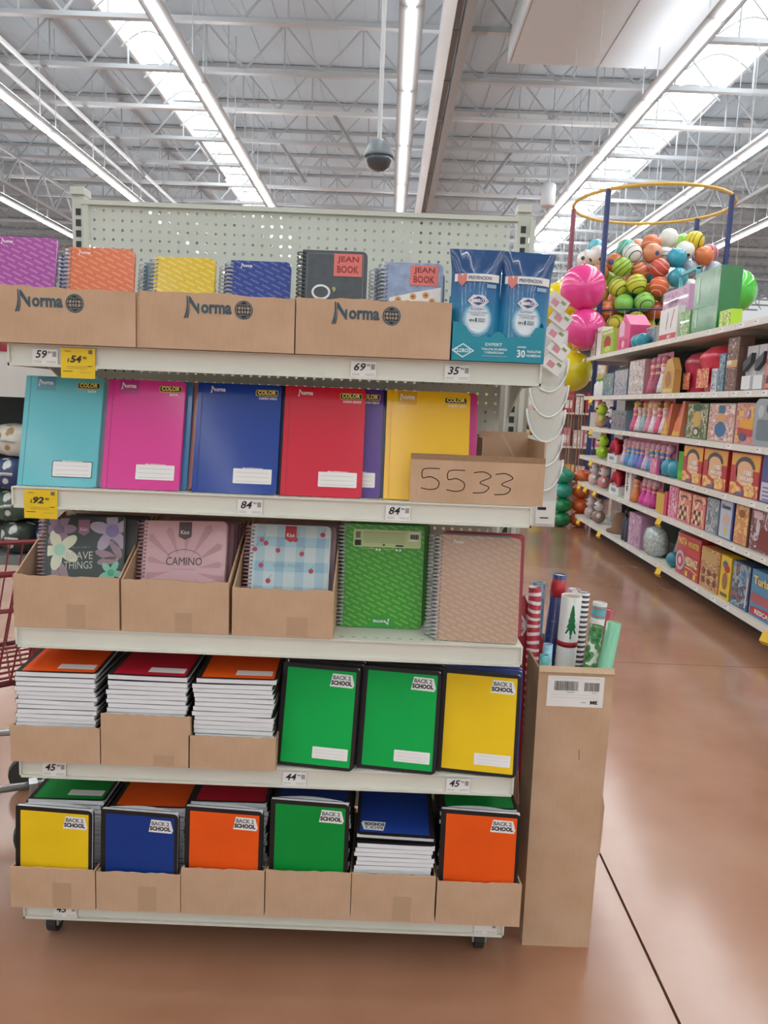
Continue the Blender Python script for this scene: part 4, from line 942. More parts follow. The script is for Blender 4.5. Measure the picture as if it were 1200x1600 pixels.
# dolls
SKIN = '#d9a98e'
def doll(h, dress, hair, skin=SKIN):
    t = thing('doll', 'x', 'doll')
    MB().lathe([(.012, 0), (.016, .3*h), (.024, .5*h), (.03, .58*h), (.02, .64*h), (.032, .74*h), (.028, .8*h), (.01, .83*h), (.01, .85*h), (.022, .88*h), (.027, .93*h), (.018, .985*h), (.002, h)], 10).obj('body', mat(skin, .5), t, smooth=True)
    MB().lathe([(.055, .04*h), (.05, .2*h), (.03, .48*h), (.024, .6*h), (.031, .76*h), (.02, .79*h)], 10).obj('dress', mat(dress, .45, noise=.2, ns=60), t, smooth=True)
    MB().lathe([(.02, .72*h), (.036, .84*h), (.036, .94*h), (.024, 1.01*h), (.002, 1.03*h)], 10, (0, .012, 0)).obj('hair', mat(hair, .5), t, smooth=True)
    MB().box(-.065, .065, .045, .05, 0, h*1.12).obj('backing_card', mat('#d58aa4', .5), t)
    return t
protos = {}
def doll_row(y0, y1, z, h, dresses, hairs, lab, grp, x=TX+.08, card=None):
    n = int((y0-y1)/.135)
    for k in range(n):
        dc, hc = dresses[k % len(dresses)], hairs[k % len(hairs)]; key = (h, dc, hc)
        if key not in protos:
            protos[key] = t = doll(h, dc, hc)
        else: t = dup(protos[key])
        t.location = (x, y0-.07-k*.135, z+.002); t.rotation_euler = FACE
        t['label'] = lab; t['group'] = grp
        if card: t.children[3].material_slots[0].material = mat(card, .5)
HB = ['#d8b878', '#6b4630', '#c98f58', '#e0c9a0']
doll_row(7.26, 6.8, TZ[1], .33, ['#c9607c', '#8f4a5c', '#e0dbe0', '#5c6a7a'], HB, 'fashion doll on a pink card on the shelf below the lilac case', 'dolls on the second toy shelf', card='#b86a86')
doll_row(7.66, 6.6, TZ[2], .29, ['#d65a84', '#d9c8d2', '#8fb0b4', '#d98aa0', '#e0d4dc'], HB, 'fashion doll on a pink card beside the slanted fruit packs', 'dolls on the third toy shelf')
doll_row(7.9, 6.55, TZ[3], .26, ['#c9b6ca', '#4f8fc0', '#7fa6d0', '#5a7fc4', '#8a70b8'], HB, 'fashion doll in a blue or lilac skirt beside the green box', 'dolls on the fourth toy shelf', card='#cfa0b8')
doll_row(7.22, 6.74, TZ[4], .25, ['#cf3f96', '#d957a6', '#c23a88'], HB, 'fashion doll in a magenta skirt on the fifth toy shelf', 'dolls on the fifth toy shelf', card='#c9b4c4')
o = doll(.27, '#d9804a', '#4a3426'); o.location = (TX+.06, 7.33, TZ[4]+.002); o.rotation_euler = FACE; o['label'] = 'doll in an orange dress beside the tall white box'; 
# row B
zb = TZ[1]
def bottle(label, y, z, col, cap, h=.2, r=.035, group=None, x=TX+.08):
    o = thing('toy_bottle', label, 'bottle', (x, y, z+.001), FACE, group)
    MB().lathe([(r*.9, 0), (r, .01), (r, .6*h), (r*.45, .75*h), (r*.4, .8*h)], 12).obj('body', mat(col, .35, .3), o, smooth=True)
    MB().lathe([(r*.5, .8*h), (r*.5, .98*h), (r*.3, h)], 12).obj('cap', mat(cap, .4), o, smooth=True)
for k in range(4): bottle('white bubble bottle at the far end of the second toy shelf', 9.1-k*.09, zb, '#dfe0dc', '#9fbf6a', .22, .036, 'white bottles on the second toy shelf')
tbox('toy_set', 'teal toy set on a blue tray on the second toy shelf', 'toy box', 8.68, 8.28, zb, .24, .14, mat('#5f8fa0', .4), game(0, A13))
tbox('toy_set', 'blue toy figure set in clear pack on the second toy shelf', 'toy box', 8.25, 7.8, zb, .26, .14, mat('#6d84a0', .4), game(0, art_mat('a_figset', ['#3f4f6a', '#c3c9d0', '#6f8aa6', '#d9c0b4', '#8a9ab0'], 22, seed=17)))
tbox('toy_set', 'dark green boxed playset stacked at the back of the second toy shelf', 'toy box', 9.1, 7.9, zb, .34, .1, mat('#35564f', .5), game(0, art_mat('a_dkteal', ['#2f5a5a', '#3f6f74', '#244a44', '#4f7f86'], 8, seed=18)), x=TX+.3)
tbox('toy_set', 'pink box with white ribbons on the second toy shelf', 'toy box', 7.76, 7.3, zb, .33, .12, mat('#b98a92', .4), game(0, A12))
o = thing('toy_pouch', 'golden beige toy pouch between dolls and red tubs', 'toy', (TX+.02, 6.64, zb+.002), FACE)
MB().prism([(-.13, 0), (.13, 0), (.13, .2), (.05, .3), (-.06, .28), (-.13, .12)], 0, .06, 'y').obj('pouch', mat('#c9a05a', .4), o); Print(.0015).ell(0, .12, .07, .07, mat('#a9743f', .4), 1).rect(-.11, .01, .11, .04, mat('#e0c27a', .4), 1).obj('front_print', None, o)
def tub(label, y, z, sx, h, col, grp=None, x=TX+.2):
    o = thing('toy_tub', label, 'toy tub', (x, y, z+.002), FACE, grp)
    MB().lathe([(.6*sx, 0), (.7*sx, .02), (.9*sx, h*.55), (sx, h*.7), (sx*1.02, h*.72), (.97*sx, h*.8), (.6*sx, h*.95), (.1*sx, h)], 20, sy=.7).obj('body', mat(col, .35, .4, noise=.2, ns=15), o, smooth=True)
    Print(.002).rect(-sx*.45, h*.1, sx*.45, h*.5, art_mat('a_tub', ['#d9605a', '#e6a06a', '#c23a48', '#efd0a0'], 18, seed=19), 1).obj('label', None, o, (0, -sx*.7*.93, 0))
tub('crimson domed toy tub beside the golden pouch', 6.47, zb, .17, .34, '#b82c4c', x=TX+.22)
tub('larger red domed toy tub beside the grey guns', 6.03, zb, .25, .37, '#d0304c', x=TX+.23)
tbox('toy_box', 'small white and navy box in front of the red tub', 'toy box', 5.775, 5.68, zb, .17, .06, mat('#d6d8de', .4), game(0, art_mat('a_wn', ['#dfe0e6', '#2f3f6a', '#c9ccd6', '#7d86a0'], 16, seed=20)))
tbox('toy_box', 'narrow blue box standing beside the brown pack', 'toy box', 5.66, 5.56, zb, .27, .12, mat('#55809a', .4), game(0, A13))
tbox('toy_box', 'tall brown pack with tan band on the second toy shelf', 'toy box', 5.54, 5.36, zb, .37, .1, mat('#6f5148', .4), lambda p, w, h: (p.rect(-w/2+.008, .01, w/2-.008, h-.01, art_mat('a_brown', ['#6b4a42', '#8a6a5c', '#5a3c36', '#c9b0a0'], 20, seed=21), 1), p.rect(-w/2+.008, h*.45, w/2-.008, h*.58, mat('#c9a468', .4), 2), p.rect(-w*.4, h*.5, 0, h*.58, mat('#e6dccb', .4), 3)))
for k in range(2):
    o = thing('toy_gun_pack', 'white toy gun pack on the shelf beside the brown pack', 'toy', (TX+.04, 5.24-k*.17, zb+.002), FACE, 'toy gun packs')
    MB().box(-.08, .08, .03, .045, 0, .3).obj('card', mat('#b9b6b8', .45), o); MB().prism([(-.06, .13), (.04, .19), (.05, .25), (-.07, .19)], 0, .03, 'y').obj('gun', mat('#3d4348', .4), o); MB().box(-.065, .06, 0, .03, .01, .1).obj('tray', mat('#dcdedd', .4), o)
tbox('toy_box', 'red and dark boxed toy at the near end of the second toy shelf', 'toy box', 4.96, 4.7, zb, .28, .1, mat('#a9403c', .4), game(0, art_mat('a_reddk', ['#b24a44', '#4a3a3a', '#d9877a', '#7a2f30'], 12, seed=22)))
# row C
zc = TZ[2]
def plush(label, y, z, c1, c2, x=TX+.09, s=1, group=None):
    o = thing('plush_toy', label, 'plush toy', (x, y, z+.001), FACE, group)
    MB().ball((0, 0, .07*s), .07*s, 14, 8, .98).obj('body', mat(c1, .8), o, smooth=True)
    h = MB().ball((0, 0, .185*s), .06*s, 14, 8).obj('head', mat(c2, .8), o, smooth=True)
    for sx in (-1, 1):
        MB().ball((sx*.045*s, .0, .245*s), .024*s, 8, 6).obj('ear', mat(c1, .8), h, smooth=True)
        MB().ball((sx*.022*s, -.055*s, .195*s), .01*s, 8, 6).obj('eye', INK, h, smooth=True); MB().ball((sx*.075*s, -.02*s, .09*s), .026*s, 8, 6).obj('arm', mat(c2, .8), o, smooth=True)
    return o
plush('lime green plush figure on the third toy shelf', 8.85, zc, '#c9a08a', '#bfdd3f', s=1.1)
plush('white and navy toy figure on the third toy shelf', 8.45, zc, '#3a3f66', '#dcd2d0', s=.9)
tbox('toy_set', 'grey robot toy set on a blue base on the third toy shelf', 'toy box', 8.25, 7.75, zc, .2, .12, mat('#6f8a9a', .4), game(0, art_mat('a_robot', ['#5f7480', '#8fa0a8', '#3f4f5a', '#c9a0a0', '#7f98a6'], 20, seed=23)))
def wedge(label, y, z, w, h, c1, c2, x=TX+.04):
    o = thing('fruit_pack', label, 'toy pack', (x, y, z+.002), FACE)
    MB().prism([(-w/2, 0), (w/2, 0), (w*.9, h), (w*.65, h)], .0, .12, 'y').obj('pack', mat(c1, .4), o)
    p = Print(.0015); p.ell(w*.1, h*.3, w*.25, w*.25, mat(c2, .4), 1); p.poly([(-w*.4, .01), (w*.4, .01), (w*.46, h*.14), (-w*.3, h*.14)], mat('#d9b04a', .4), 1); p.poly([(w*.35, h*.55), (w*.75, h*.92), (w*.62, h*.92), (w*.2, h*.55)], mat('#c83a6a', .4), 1); p.obj('front_print', None, o)
wedge('slanted yellow and red toy food pack on the third toy shelf', 6.68, zc, .17, .27, '#c97a5a', '#d6b23a')
wedge('slanted orange toy food pack on the third toy shelf', 6.42, zc, .18, .29, '#dd8a64', '#e07a4a')
bottle('small teal toy bottle beside the green game', 6.22, zc, '#2f8f98', '#2f8f98', .17, .03)
def face_print(p, w, h, hat, body):
    p.rect(-w/2+.01, .01, w/2-.01, h-.01, A3, 1); p.rect(-w*.12, h*.74, w*.12, h*.95, mat(hat, .4), 2); p.ell(0, h*.62, w*.2, h*.12, mat('#cf9a6a', .4), 2); p.ell(0, h*.32, w*.22, h*.2, mat(body, .4), 2)
tbox('board_game', 'green boxed game with yellow centre on the third toy shelf', 'board game', 6.16, 5.77, zc, .272, .07, mat('#5f7a58', .35, .4), lambda p, w, h: (p.rect(-w/2+.01, .01, w/2-.01, h-.01, A2, 1), p.ell(0, h*.55, w*.2, h*.24, mat('#c9a45a', .4), 2), p.ell(0, h*.88, w*.24, h*.1, mat('#2f5a3a', .4), 2), p.ell(0, h*.2, w*.18, h*.14, mat('#4a5a3c', .4), 2), p.ell(0, h*.2, w*.1, h*.08, mat('#d0cdb8', .4), 3)))
tbox('board_game', 'beige boxed game with a round blue picture on the third toy shelf', 'board game', 5.75, 5.32, zc, .272, .07, mat('#c9a79a', .35, .4), lambda p, w, h: face_print(p, w, h, '#3f6a86', '#3f6f96'))
tbox('board_game', 'boxed game with a yellow and red car picture', 'board game', 5.30, 5.0, zc, .275, .07, mat('#c98a98', .35, .4), lambda p, w, h: (p.rect(-w/2+.01, .01, w/2-.01, h-.01, A4, 1), p.rect(-w*.3, h*.38, w*.35, h*.6, mat('#e0a03a', .4), 2), p.poly([(-w*.36, h*.2), (w*.4, h*.2), (w*.4, h*.36), (-w*.36, h*.4)], mat('#b8404a', .4), 2), p.ell(-w*.1, h*.18, w*.18, h*.1, mat('#5a5670', .4), 3)))
o = thing('toy_case', 'grey moulded rounded toy case at the near end of the third toy shelf', 'toy', (TX+.0, 4.84, zc+.002), FACE)
MB().prism(rrect(-.14, 0, .14, .30, .06), 0, .1, 'y').obj('shell', mat('#9aa2a6', .4), o); p = Print(.002); p.rect(-.09, .04, .1, .17, mat('#6f7d86', .3), 1, .02); p.ell(-.05, .22, .04, .04, mat('#b6bcbe', .3), 1); p.ell(.05, .24, .03, .03, mat('#4a5258', .3), 2); p.obj('front_print', None, o)
# row D
zd = TZ[3]
plush('lime green plush figure on the fourth toy shelf', 8.7, zd, '#a7c93a', '#bfe24a', s=1.05)
def spider(label, y, z):
    o = thing('plush_tray', label, 'plush toy', (TX+.04, y, z+.002), FACE)
    MB().box(-.17, .17, 0, .14, 0, .085).obj('tray', mat('#dcdad8', .45), o); Print(.0015).rect(-.09, .025, .07, .06, mat('#8a90a8', .4), 1).obj('tray_print', None, o)
    MB().ball((-.05, .08, .165), .08, 12, 8, 1.0).obj('plush_body', mat('#9c2233', .8), o, smooth=True)
    for k, (a, c) in enumerate(((-.13, .2), (.02, .25), (.08, .22), (.13, .16))): MB().tube([(-.02, .06, .19), ((a)*.6, .03, c*.8+.04), (a, .01, c*.8-.05)], [.035, .03, .018], 8).obj('plush_limb', mat('#c02a3c', .75), o, smooth=True)
spider('red plush creature in a white tray on the fourth toy shelf', 8.15, zd)
spider('red plush creature in a white tray on the fifth toy shelf', 8.0, TZ[4])
tbox('toy_box', 'small pink clear pack beside the turquoise egg balls', 'toy box', 6.84, 6.67, zd, .14, .026, mat('#d9679a', .4), game(0, A11), x=TX+.0)
two_balls('glossy turquoise ball of a pair in front of the white and green boxes', 6.58, zd, .075, '#2a95ab', 'turquoise balls on the fourth toy shelf', TX+.08)
tbox('toy_box', 'white card with green edge behind the turquoise balls', 'toy box', 6.46, 6.33, zd, .22, .1, mat('#d3dbc8', .4), lambda p, w, h: p.poly([(-w*.4, .02), (w*.4, .02), (w*.3, h*.9), (-w*.1, h*.9)], mat('#e8ebe2', .4), 1), x=TX+.17)
tbox('toy_box', 'bright green box beside the game boxes on the fourth toy shelf', 'toy box', 6.32, 6.18, zd, .23, .16, mat('#4ea02c', .4), lambda p, w, h: p.rect(-w/2+.01, .02, w/2-.01, h*.3, mat('#6ab83c', .4), 1), x=TX+.05)
def hundred(p, w, h):
    p.rect(-w/2+.008, .008, w/2-.008, h-.008, mat('#e0a84e', .4), 1); p.rect(-w/2+.008, .008, w/2-.008, h*.45, A1, 1.5); p.rect(-w/2+.008, .3*h, -w*.25, h*.7, mat('#b8434a', .4), 2); p.rect(w*.28, .3*h, w/2-.008, h*.62, mat('#b53a3e', .4), 2)
    p.ell(0, h*.55, w*.3, h*.3, mat('#e2b48c', .4), 2); p.ring(0, h*.62, w*.34, h*.3, .03, mat('#4f4a52', .4), 3, 20, 10, 170)
    p.text('100', 0, h*.5, w*.25, h*.12, PRINTW, 5, .04); p.text('MEXICANOS', -w*.12, h*.38, w*.46, h*.09, PRINTW, 5, .03); p.text('dijeron', -w*.05, h*.27, w*.34, h*.08, mat('#f0dcc0', .4), 5, .03); p.poly([(-w*.3, h*.03), (0, h*.03), (w*.05, h*.12), (-w*.2, h*.1)], mat('#6a6a86', .4), 4)
for k, (a, b_) in enumerate(((6.165, 5.78), (5.765, 5.355), (5.3, 4.88))):
    tbox('board_game', 'orange and red boxed game reading 100 mexicanos on the fourth toy shelf', 'board game', a, b_, zd, .29, .08, mat('#b23038', .35, .3), hundred, 'boxed games reading 100 mexicanos')
tbox('board_game', 'blue and pink boxed game at the near end of the fourth toy shelf', 'board game', 4.86, 4.5, zd, .3, .08, mat('#3f4f8a', .35, .3), lambda p, w, h: (p.poly([(-w*.3, h*.5), (w*.1, h*.5), (w*.1, h*.75), (-w*.15, h*.75)], mat('#c03a4a', .4), 1), p.rect(-w/2+.01, .01, w/2-.01, h*.42, mat('#c9c4d4', .4), 1), p.lines(-w*.4, h*.3, w*.6, 4, .025, mat('#5a5f8a', .4), 2, .008)))
# row E
ze = TZ[4]
plush('white plush mouse at the far end of the fifth toy shelf', 8.95, ze, '#d9b8b4', '#dcd9da', s=1.0)
plush('pink and white plush mouse on the fifth toy shelf', 8.55, ze, '#d58a8c', '#e6d3d4', s=1.0)
tbox('toy_box', 'tall narrow white box with black lettering on the fifth toy shelf', 'toy box', 7.6, 7.43, ze, .3, .1, mat('#e0dcd8', .4), lambda p, w, h: (p.text('L', -.03, h*.5, .05, .05, INK, 2, .03), p.text('E', -.03, h*.28, .05, .05, INK, 2, .03), p.text('D', -.03, h*.7, .05, .05, INK, 2, .03)))
o = thing('toy_basket', 'yellow and pink toy basket pack on the fifth toy shelf', 'toy', (TX+.02, 6.57, ze+.002), FACE)
MB().prism([(-.09, 0), (.09, 0), (.1, .17), (-.1, .17)], 0, .12, 'y').obj('basket', mat('#cfa94e', .45), o); MB().box(.095, .16, 0, .14, 0, .2).obj('side_card', mat('#d23a66', .4), o); MB().box(-.05, .15, .12, .14, .14, .27).obj('back_card', mat('#b82f58', .4), o)
tbox('toy_box', 'pink and white boxed toy beside the domino boxes', 'toy box', 6.4, 6.2, ze, .26, .08, mat('#df8aa6', .4), game(0, A11))
for k, (a, b_) in enumerate(((6.185, 5.92), (5.9, 5.65))):
    tbox('board_game', 'red box of dominoes with white tile picture', 'board game', a, b_, ze, .245, .06, mat('#c95f5a', .35, .3), lambda p, w, h: (p.rect(-w/2+.008, .008, w/2-.008, h-.008, A5, 1), p.ring(0, h*.78, w*.3, h*.1, .016, mat('#6a4a46', .4), 3, 16, 10, 170), [p.rect(-w*.3+w*.18*(i % 3), h*.08+h*.16*(i//3), -w*.17+w*.18*(i % 3), h*.2+h*.16*(i//3), mat('#e6dcb8', .4) if i % 2 else mat('#4a4238', .4), 3) for i in range(9)]), 'domino boxes')
tbox('board_game', 'slate grey boxed game beside the dominoes', 'board game', 5.63, 5.42, ze, .255, .06, mat('#7f8d98', .35, .3), game(0, A6))
tbox('board_game', 'white and blue boxed game reading guess', 'board game', 5.40, 5.19, ze, .275, .06, mat('#3f4a86', .35, .3), lambda p, w, h: (p.rect(-w/2+.008, .008, w/2-.02, h-.008, mat('#b7bfd0', .4), 1), p.text('Guess', -w*.36, h*.76, w*.66, h*.12, mat('#2f3550', .4), 3, .03), p.ell(0, h*.5, w*.2, h*.17, mat('#d0a99a', .4), 2), p.rect(-w*.08, h*.1, w*.12, h*.3, mat('#c9c45a', .4), 2)))
tbox('board_game', 'tan boxed game with brown emblem', 'board game', 5.16, 4.96, ze, .27, .06, mat('#7a4a38', .35, .3), lambda p, w, h: (p.rect(-w/2+.006, .006, w/2-.01, h-.006, A7, 1), p.ell(0, h*.78, w*.24, h*.1, mat('#9a5a34', .4), 2), p.rect(-w*.1, h*.05, w*.2, h*.3, mat('#cf7a6a', .4), 2)))
tbox('board_game', 'grey and brown boxed game with chocolate bars', 'board game', 4.93, 4.6, ze, .27, .06, mat('#8f8a98', .35, .3), lambda p, w, h: (p.rect(-w/2+.006, .006, w/2-.01, h-.006, A8, 1), p.poly([(-w*.2, h*.1), (w*.4, h*.02), (w*.45, h*.5), (-w*.1, h*.62)], mat('#7a2f2c', .4), 2), p.rect(-w*.4, h*.78, -w*.05, h*.95, mat('#d9b6c0', .4), 2)))
# row F
zf = TZ[5]
plush('grey plush mouse on the bottom toy shelf', 9.0, zf, '#b8a8a6', '#cfc6c6', s=1.05)
plush('white and brown plush mouse on the bottom toy shelf', 8.65, zf, '#9c7f74', '#ddd6d4', s=1.05)
tbox('toy_box', 'framed dark toy picture box standing behind the plush mice', 'toy box', 8.9, 8.5, zf, .36, .05, mat('#3d3a3c', .5), game(0, A12), x=TX+.3)
o = thing('toy_hat', 'brown felt toy hat lying on the bottom toy shelf', 'toy', (TX+.17, 8.05, zf+.001), FACE)
MB().lathe([(.2, 0), (.2, .015), (.13, .03), (.12, .15), (.08, .2), (.01, .21)], 20, sy=.75).obj('hat', mat('#7a5a42', .85), o, smooth=True)
for k in range(2): bottle('tall dark blue bottle on the bottom toy shelf', 7.56-k*.1, zf, '#2f3348', '#23252f', .3, .04, 'dark bottles on the bottom toy shelf', TX+.06)
tbox('toy_box', 'tall lilac box on the bottom toy shelf', 'toy box', 7.38, 7.02, zf, .31, .12, mat('#b48aa8', .4), game(0, A14))
o = thing('toy_bag', 'clear bag of grey blocks on the bottom toy shelf', 'toy', (TX+.1, 6.8, zf+.002), FACE)
MB().lathe([(.12, 0), (.19, .05), (.2, .15), (.16, .23), (.05, .26)], 16, sy=.5).obj('bag', mat('#a9b3b0', .2, .6, noise=.35, ns=40), o, smooth=True)
o = thing('toy_tent_box', 'slanted teal framed toy box on the bottom toy shelf', 'toy', (TX+.16, 6.47, zf+.002), FACE)
MB().prism([(-.12, 0), (.17, 0), (.3, .3), (.05, .3)], 0, .03, 'y').obj('frame', mat('#3f7f96', .4), o); Print(.0015).poly([(-.08, .03), (.15, .03), (.25, .27), (.06, .27)], mat('#c98a78', .4), 1).obj('front_print', None, o)
tag(MB().ball((0, 0, .065), .065, 14, 8).obj('toy_ball', mat('#2d7f8f', .3, .3), None, (TX+.075, 6.28, zf+.001), smooth=True), 'small dark teal ball beside the red pasta game', 'ball')
o = thing('toy_pillow', 'pink toy pillow pack above the teal ball on the bottom toy shelf', 'toy', (TX+.355, 6.3, zf+.002), FACE)
MB().ball((0, 0, .11), .137, 14, 8, .8).obj('pillow', mat('#d9607f', .45), o, smooth=True)
o = tbox('board_game', 'red boxed game with pasta medianz lettering on the bottom toy shelf', 'board game', 6.12, 5.66, zf, .325, .1, mat('#b52430', .3, .5), lambda p, w, h: (p.rect(-w/2+.008, .008, w/2-.008, h-.008, mat('#b8222e', .35, .4), 1), p.text('PASTA', -w*.46, h*.74, w*.4, h*.17, mat('#e6c46a', .4), 3, .03), p.text('MONSTER', w*.0, h*.74, w*.45, h*.14, mat('#d9c04a', .4), 3, .03), p.rect(-w*.05, h*.56, w*.45, h*.7, mat('#c23a3c', .4), 2), p.text('MEDIANZ', -w*.08, h*.3, w*.52, h*.2, mat('#ecdcae', .4), 3, .035), p.stroke([(-w*.08, h*.24), (w*.2, h*.24), (w*.44, h*.18)], .01, mat('#ecc06a', .4), 3), p.ell(-w*.3, h*.34, w*.2, h*.24, mat('#b9bcc8', .4), 3), p.ell(-w*.3, h*.34, w*.14, h*.17, mat('#c84a5a', .4), 4), p.ell(-w*.3, h*.34, w*.07, h*.09, mat('#dcc0c4', .4), 5), [p.rect(-w*.04+i*w*.17, 0.012, w*.06+i*w*.17, h*.16, mat(c, .4), 3) for i, c in enumerate(('#d9bf3a', '#7a4a4a', '#d9c23a'))]))
tbox('board_game', 'tan boxed game printed with small portraits', 'board game', 5.64, 5.32, zf, .30, .1, mat('#c9924a', .35, .3), lambda p, w, h: (p.rect(-w/2+.008, .008, w/2-.008, h-.008, A10, 1), p.rect(-w*.42, h*.66, w*.35, h*.92, mat('#b9985a', .4), 2), [p.ell(-w*.3+.3*w*(i % 3), h*.2+h*.22*(i//3), w*.09, h*.08, mat('#7a4632', .4), 3, 10) for i in range(6)]))
tbox('board_game', 'narrow bright yellow boxed game', 'board game', 5.30, 5.14, zf, .30, .1, mat('#e0b81c', .35, .3), lambda p, w, h: (p.ell(-.01, h*.8, w*.25, h*.09, mat('#3f5a86', .4), 1), p.ell(.02, h*.72, w*.25, h*.09, mat('#b83a3a', .4), 2), p.ell(0, h*.42, w*.26, h*.2, mat('#8f6a2c', .4), 1), p.rect(-w*.35, h*.06, w*.35, h*.14, mat('#5a4a26', .4), 1)))
tbox('board_game', 'navy and green boxed game with a long silver arm', 'board game', 5.11, 4.86, zf, .30, .1, mat('#31486e', .35, .3), lambda p, w, h: (p.rect(-w/2+.008, .008, w/2-.008, h-.008, A9, 1), p.stroke([(w*.36, .03), (w*.4, h*.7)], .02, mat('#c3c6cc', .4), 2)))
tbox('board_game', 'sky blue boxed game with red banner at the near end of the bottom toy shelf', 'board game', 4.84, 4.4, zf, .30, .1, mat('#3f7fa6', .35, .3), lambda p, w, h: (p.text('Turista', -w*.42, h*.7, w*.6, h*.18, mat('#e3c45a', .4), 3, .03), p.poly([(-w*.5, h*.3), (w*.2, h*.3), (w*.2, h*.5), (-w*.45, h*.5)], mat('#a9545a', .4), 1), p.poly([(-w*.45, h*.04), (w*.45, h*.1), (w*.45, h*.28), (-w*.45, h*.2)], mat('#b8262f', .4), 2), p.text('RESCATE', -w*.3, h*.09, w*.55, h*.1, PRINTW, 4, .03)))

# ------------------------------------------------------------------ ball cage behind the toy shelf
CX, CY, CR, CZ = 3.4, 10.7, 1.02, 4.17
cg = thing('ball_cage', 'tall round cage with navy posts and yellow top ring full of balls', 'ball rack', (CX, CY, 0))
NAVY = mat('#2c3a6e', .4)
for a in (-139, -41, 35, 160):
    MB().tube([(CR*math.cos(R(a)), CR*math.sin(R(a)), 0), (CR*math.cos(R(a)), CR*math.sin(R(a)), CZ)], .035, 8).obj('post', NAVY if a != 160 else mat('#8a4a5a', .4), cg)
MB().tube([(CR*math.cos(2*PI*k/40), CR*math.sin(2*PI*k/40), CZ) for k in range(40)], .022, 6, closed=True).obj('top_ring', mat('#d9b256', .4), cg)
MB().lathe([(CR*.98, 2.12), (CR*.98, 2.2)], 32).obj('platform', mat('#6a6f86', .6), cg)
for zz in (2.2, 2.7): MB().tube([(CR*math.cos(2*PI*k/40), CR*math.sin(2*PI*k/40), zz) for k in range(40)], .012, 5, closed=True).obj('hoop', NAVY, cg)
for k in range(36):
    a = 2*PI*k/36; MB().tube([(CR*math.cos(a), CR*math.sin(a), 2.2), (CR*math.cos(a), CR*math.sin(a), 2.7)], .004, 3).obj('net_cord', mat('#c9c4be', .6), cg)
def ball_mat(kind, c1, c2='#2a2a30'):
    if kind == 'plain': return mat(c1, .25, .5, noise=.06, ns=5)
    if kind == 'stripe': return stripe_mat('bs'+c1+c2, [c1, c2, c1, c1], 3.2, 'DIAGONAL', 1.2, .3)
    if kind == 'patch': return vor_mat('bp'+c1+c2, [(0, c2), (.34, c1)], 6.5, .3, coat=.4)
    if kind == 'swirl': return stripe_mat('bw'+c1+c2, [c1, c1, c2, c1], 2.2, 'X', 6, .3)
BR = .122; bm = MB().ball((0, 0, 0), BR, 20, 12).mesh('ball', True)
def at(px, py, y):
    d = _f+_R*((px-600)/1200)-_U*((py-800)/1200)
    return Vector((0, 0, CAM_H))+d*(y/d.y)
balls = [(1045, 372, 10.0, 'plain', '#e3e6da', 'white'), (1068, 380, 10.3, 'plain', '#8fd04a', 'lime'), (1087, 378, 9.95, 'stripe', '#e3d22a', 'yellow'),
 (1019, 383, 9.9, 'swirl', '#d9764a', 'orange swirled'), (996, 388, 10.3, 'patch', '#d99a7a', 'peach starred'), (975, 393, 9.9, 'swirl', '#4ab8a6', 'aqua swirled'), (931, 388, 10.5, 'plain', '#5fb0bf', 'light blue'), (1105, 398, 9.9, 'stripe', '#dd7a8a', 'pink'),
 (915, 405, 10.1, 'patch', '#e2dcd9', 'white and black'), (934, 408, 9.8, 'patch', '#e6e2df', 'white and black'), (952, 408, 9.85, 'patch', '#dd7f48', 'orange starred'), (990, 405, 9.7, 'stripe', '#e3e2dd', 'white striped'), (1017, 404, 9.65, 'patch', '#d9926a', 'tan starred'),
 (1040, 398, 9.8, 'stripe', '#d9dcd9', 'white striped'), (1055, 405, 9.55, 'plain', '#2f9fb8', 'blue'), (1077, 398, 9.75, 'patch', '#e4e0da', 'white and black'), (1093, 404, 9.75, 'plain', '#dd7a48', 'orange'), (1108, 414, 9.8, 'patch', '#b9c4d6', 'blue and white'),
 (938, 428, 9.75, 'plain', '#d8965f', 'tan'), (968, 423, 9.6, 'stripe', '#9fc845', 'lime seamed'), (1000, 428, 9.6, 'swirl', '#c46a48', 'brown swirled'), (1028, 426, 9.55, 'swirl', '#c9504a', 'red swirled'), (948, 440, 9.65, 'plain', '#dfb84a', 'gold'), (1080, 424, 9.7, 'patch', '#8a94a0', 'grey'),
 (1052, 437, 9.5, 'plain', '#3aa0b2', 'teal'), (960, 448, 9.55, 'stripe', '#cbd24a', 'yellow green'), (983, 446, 9.5, 'stripe', '#c9d244', 'yellow green'), (1018, 449, 9.5, 'swirl', '#d9673f', 'orange'), (1070, 450, 9.55, 'patch', '#e3dfda', 'white and black'), (1048, 459, 9.55, 'patch', '#e0dcd8', 'white and black'),
 (972, 467, 9.5, 'plain', '#86cf5a', 'green'), (996, 467, 9.5, 'stripe', '#8fd35e', 'green'), (946, 478, 9.55, 'swirl', '#dd7440', 'orange'), (966, 493, 9.5, 'stripe', '#cfc83f', 'yellow'), (986, 490, 9.5, 'stripe', '#d9c83a', 'yellow'), (1020, 478, 9.6, 'plain', '#c9603f', 'rust'), (1090, 440, 9.7, 'plain', '#d9703f', 'orange')]
def inside(p):
    d = Vector((p.x-CX, p.y-CY)); lim = CR-BR-.012
    if d.length > lim: d *= lim/d.length; p.x = CX+d.x; p.y = CY+d.y
    p.z = max(p.z, 2.2+BR)
pos = [at(px, py, y+.38) for px, py, y, *_ in balls]
core = [Vector((CX+i*.25+(.12 if l % 2 else 0), CY+.2+j*.25, 2.325+l*.21)) for l in range(5) for i in range(-3, 4) for j in range(-3, 4)]
core = [p for p in core if (p.xy-Vector((CX, CY))).length < .88-.42*(p.z-2.3) and p.y > CY-.62]
nv = len(pos); pos += core
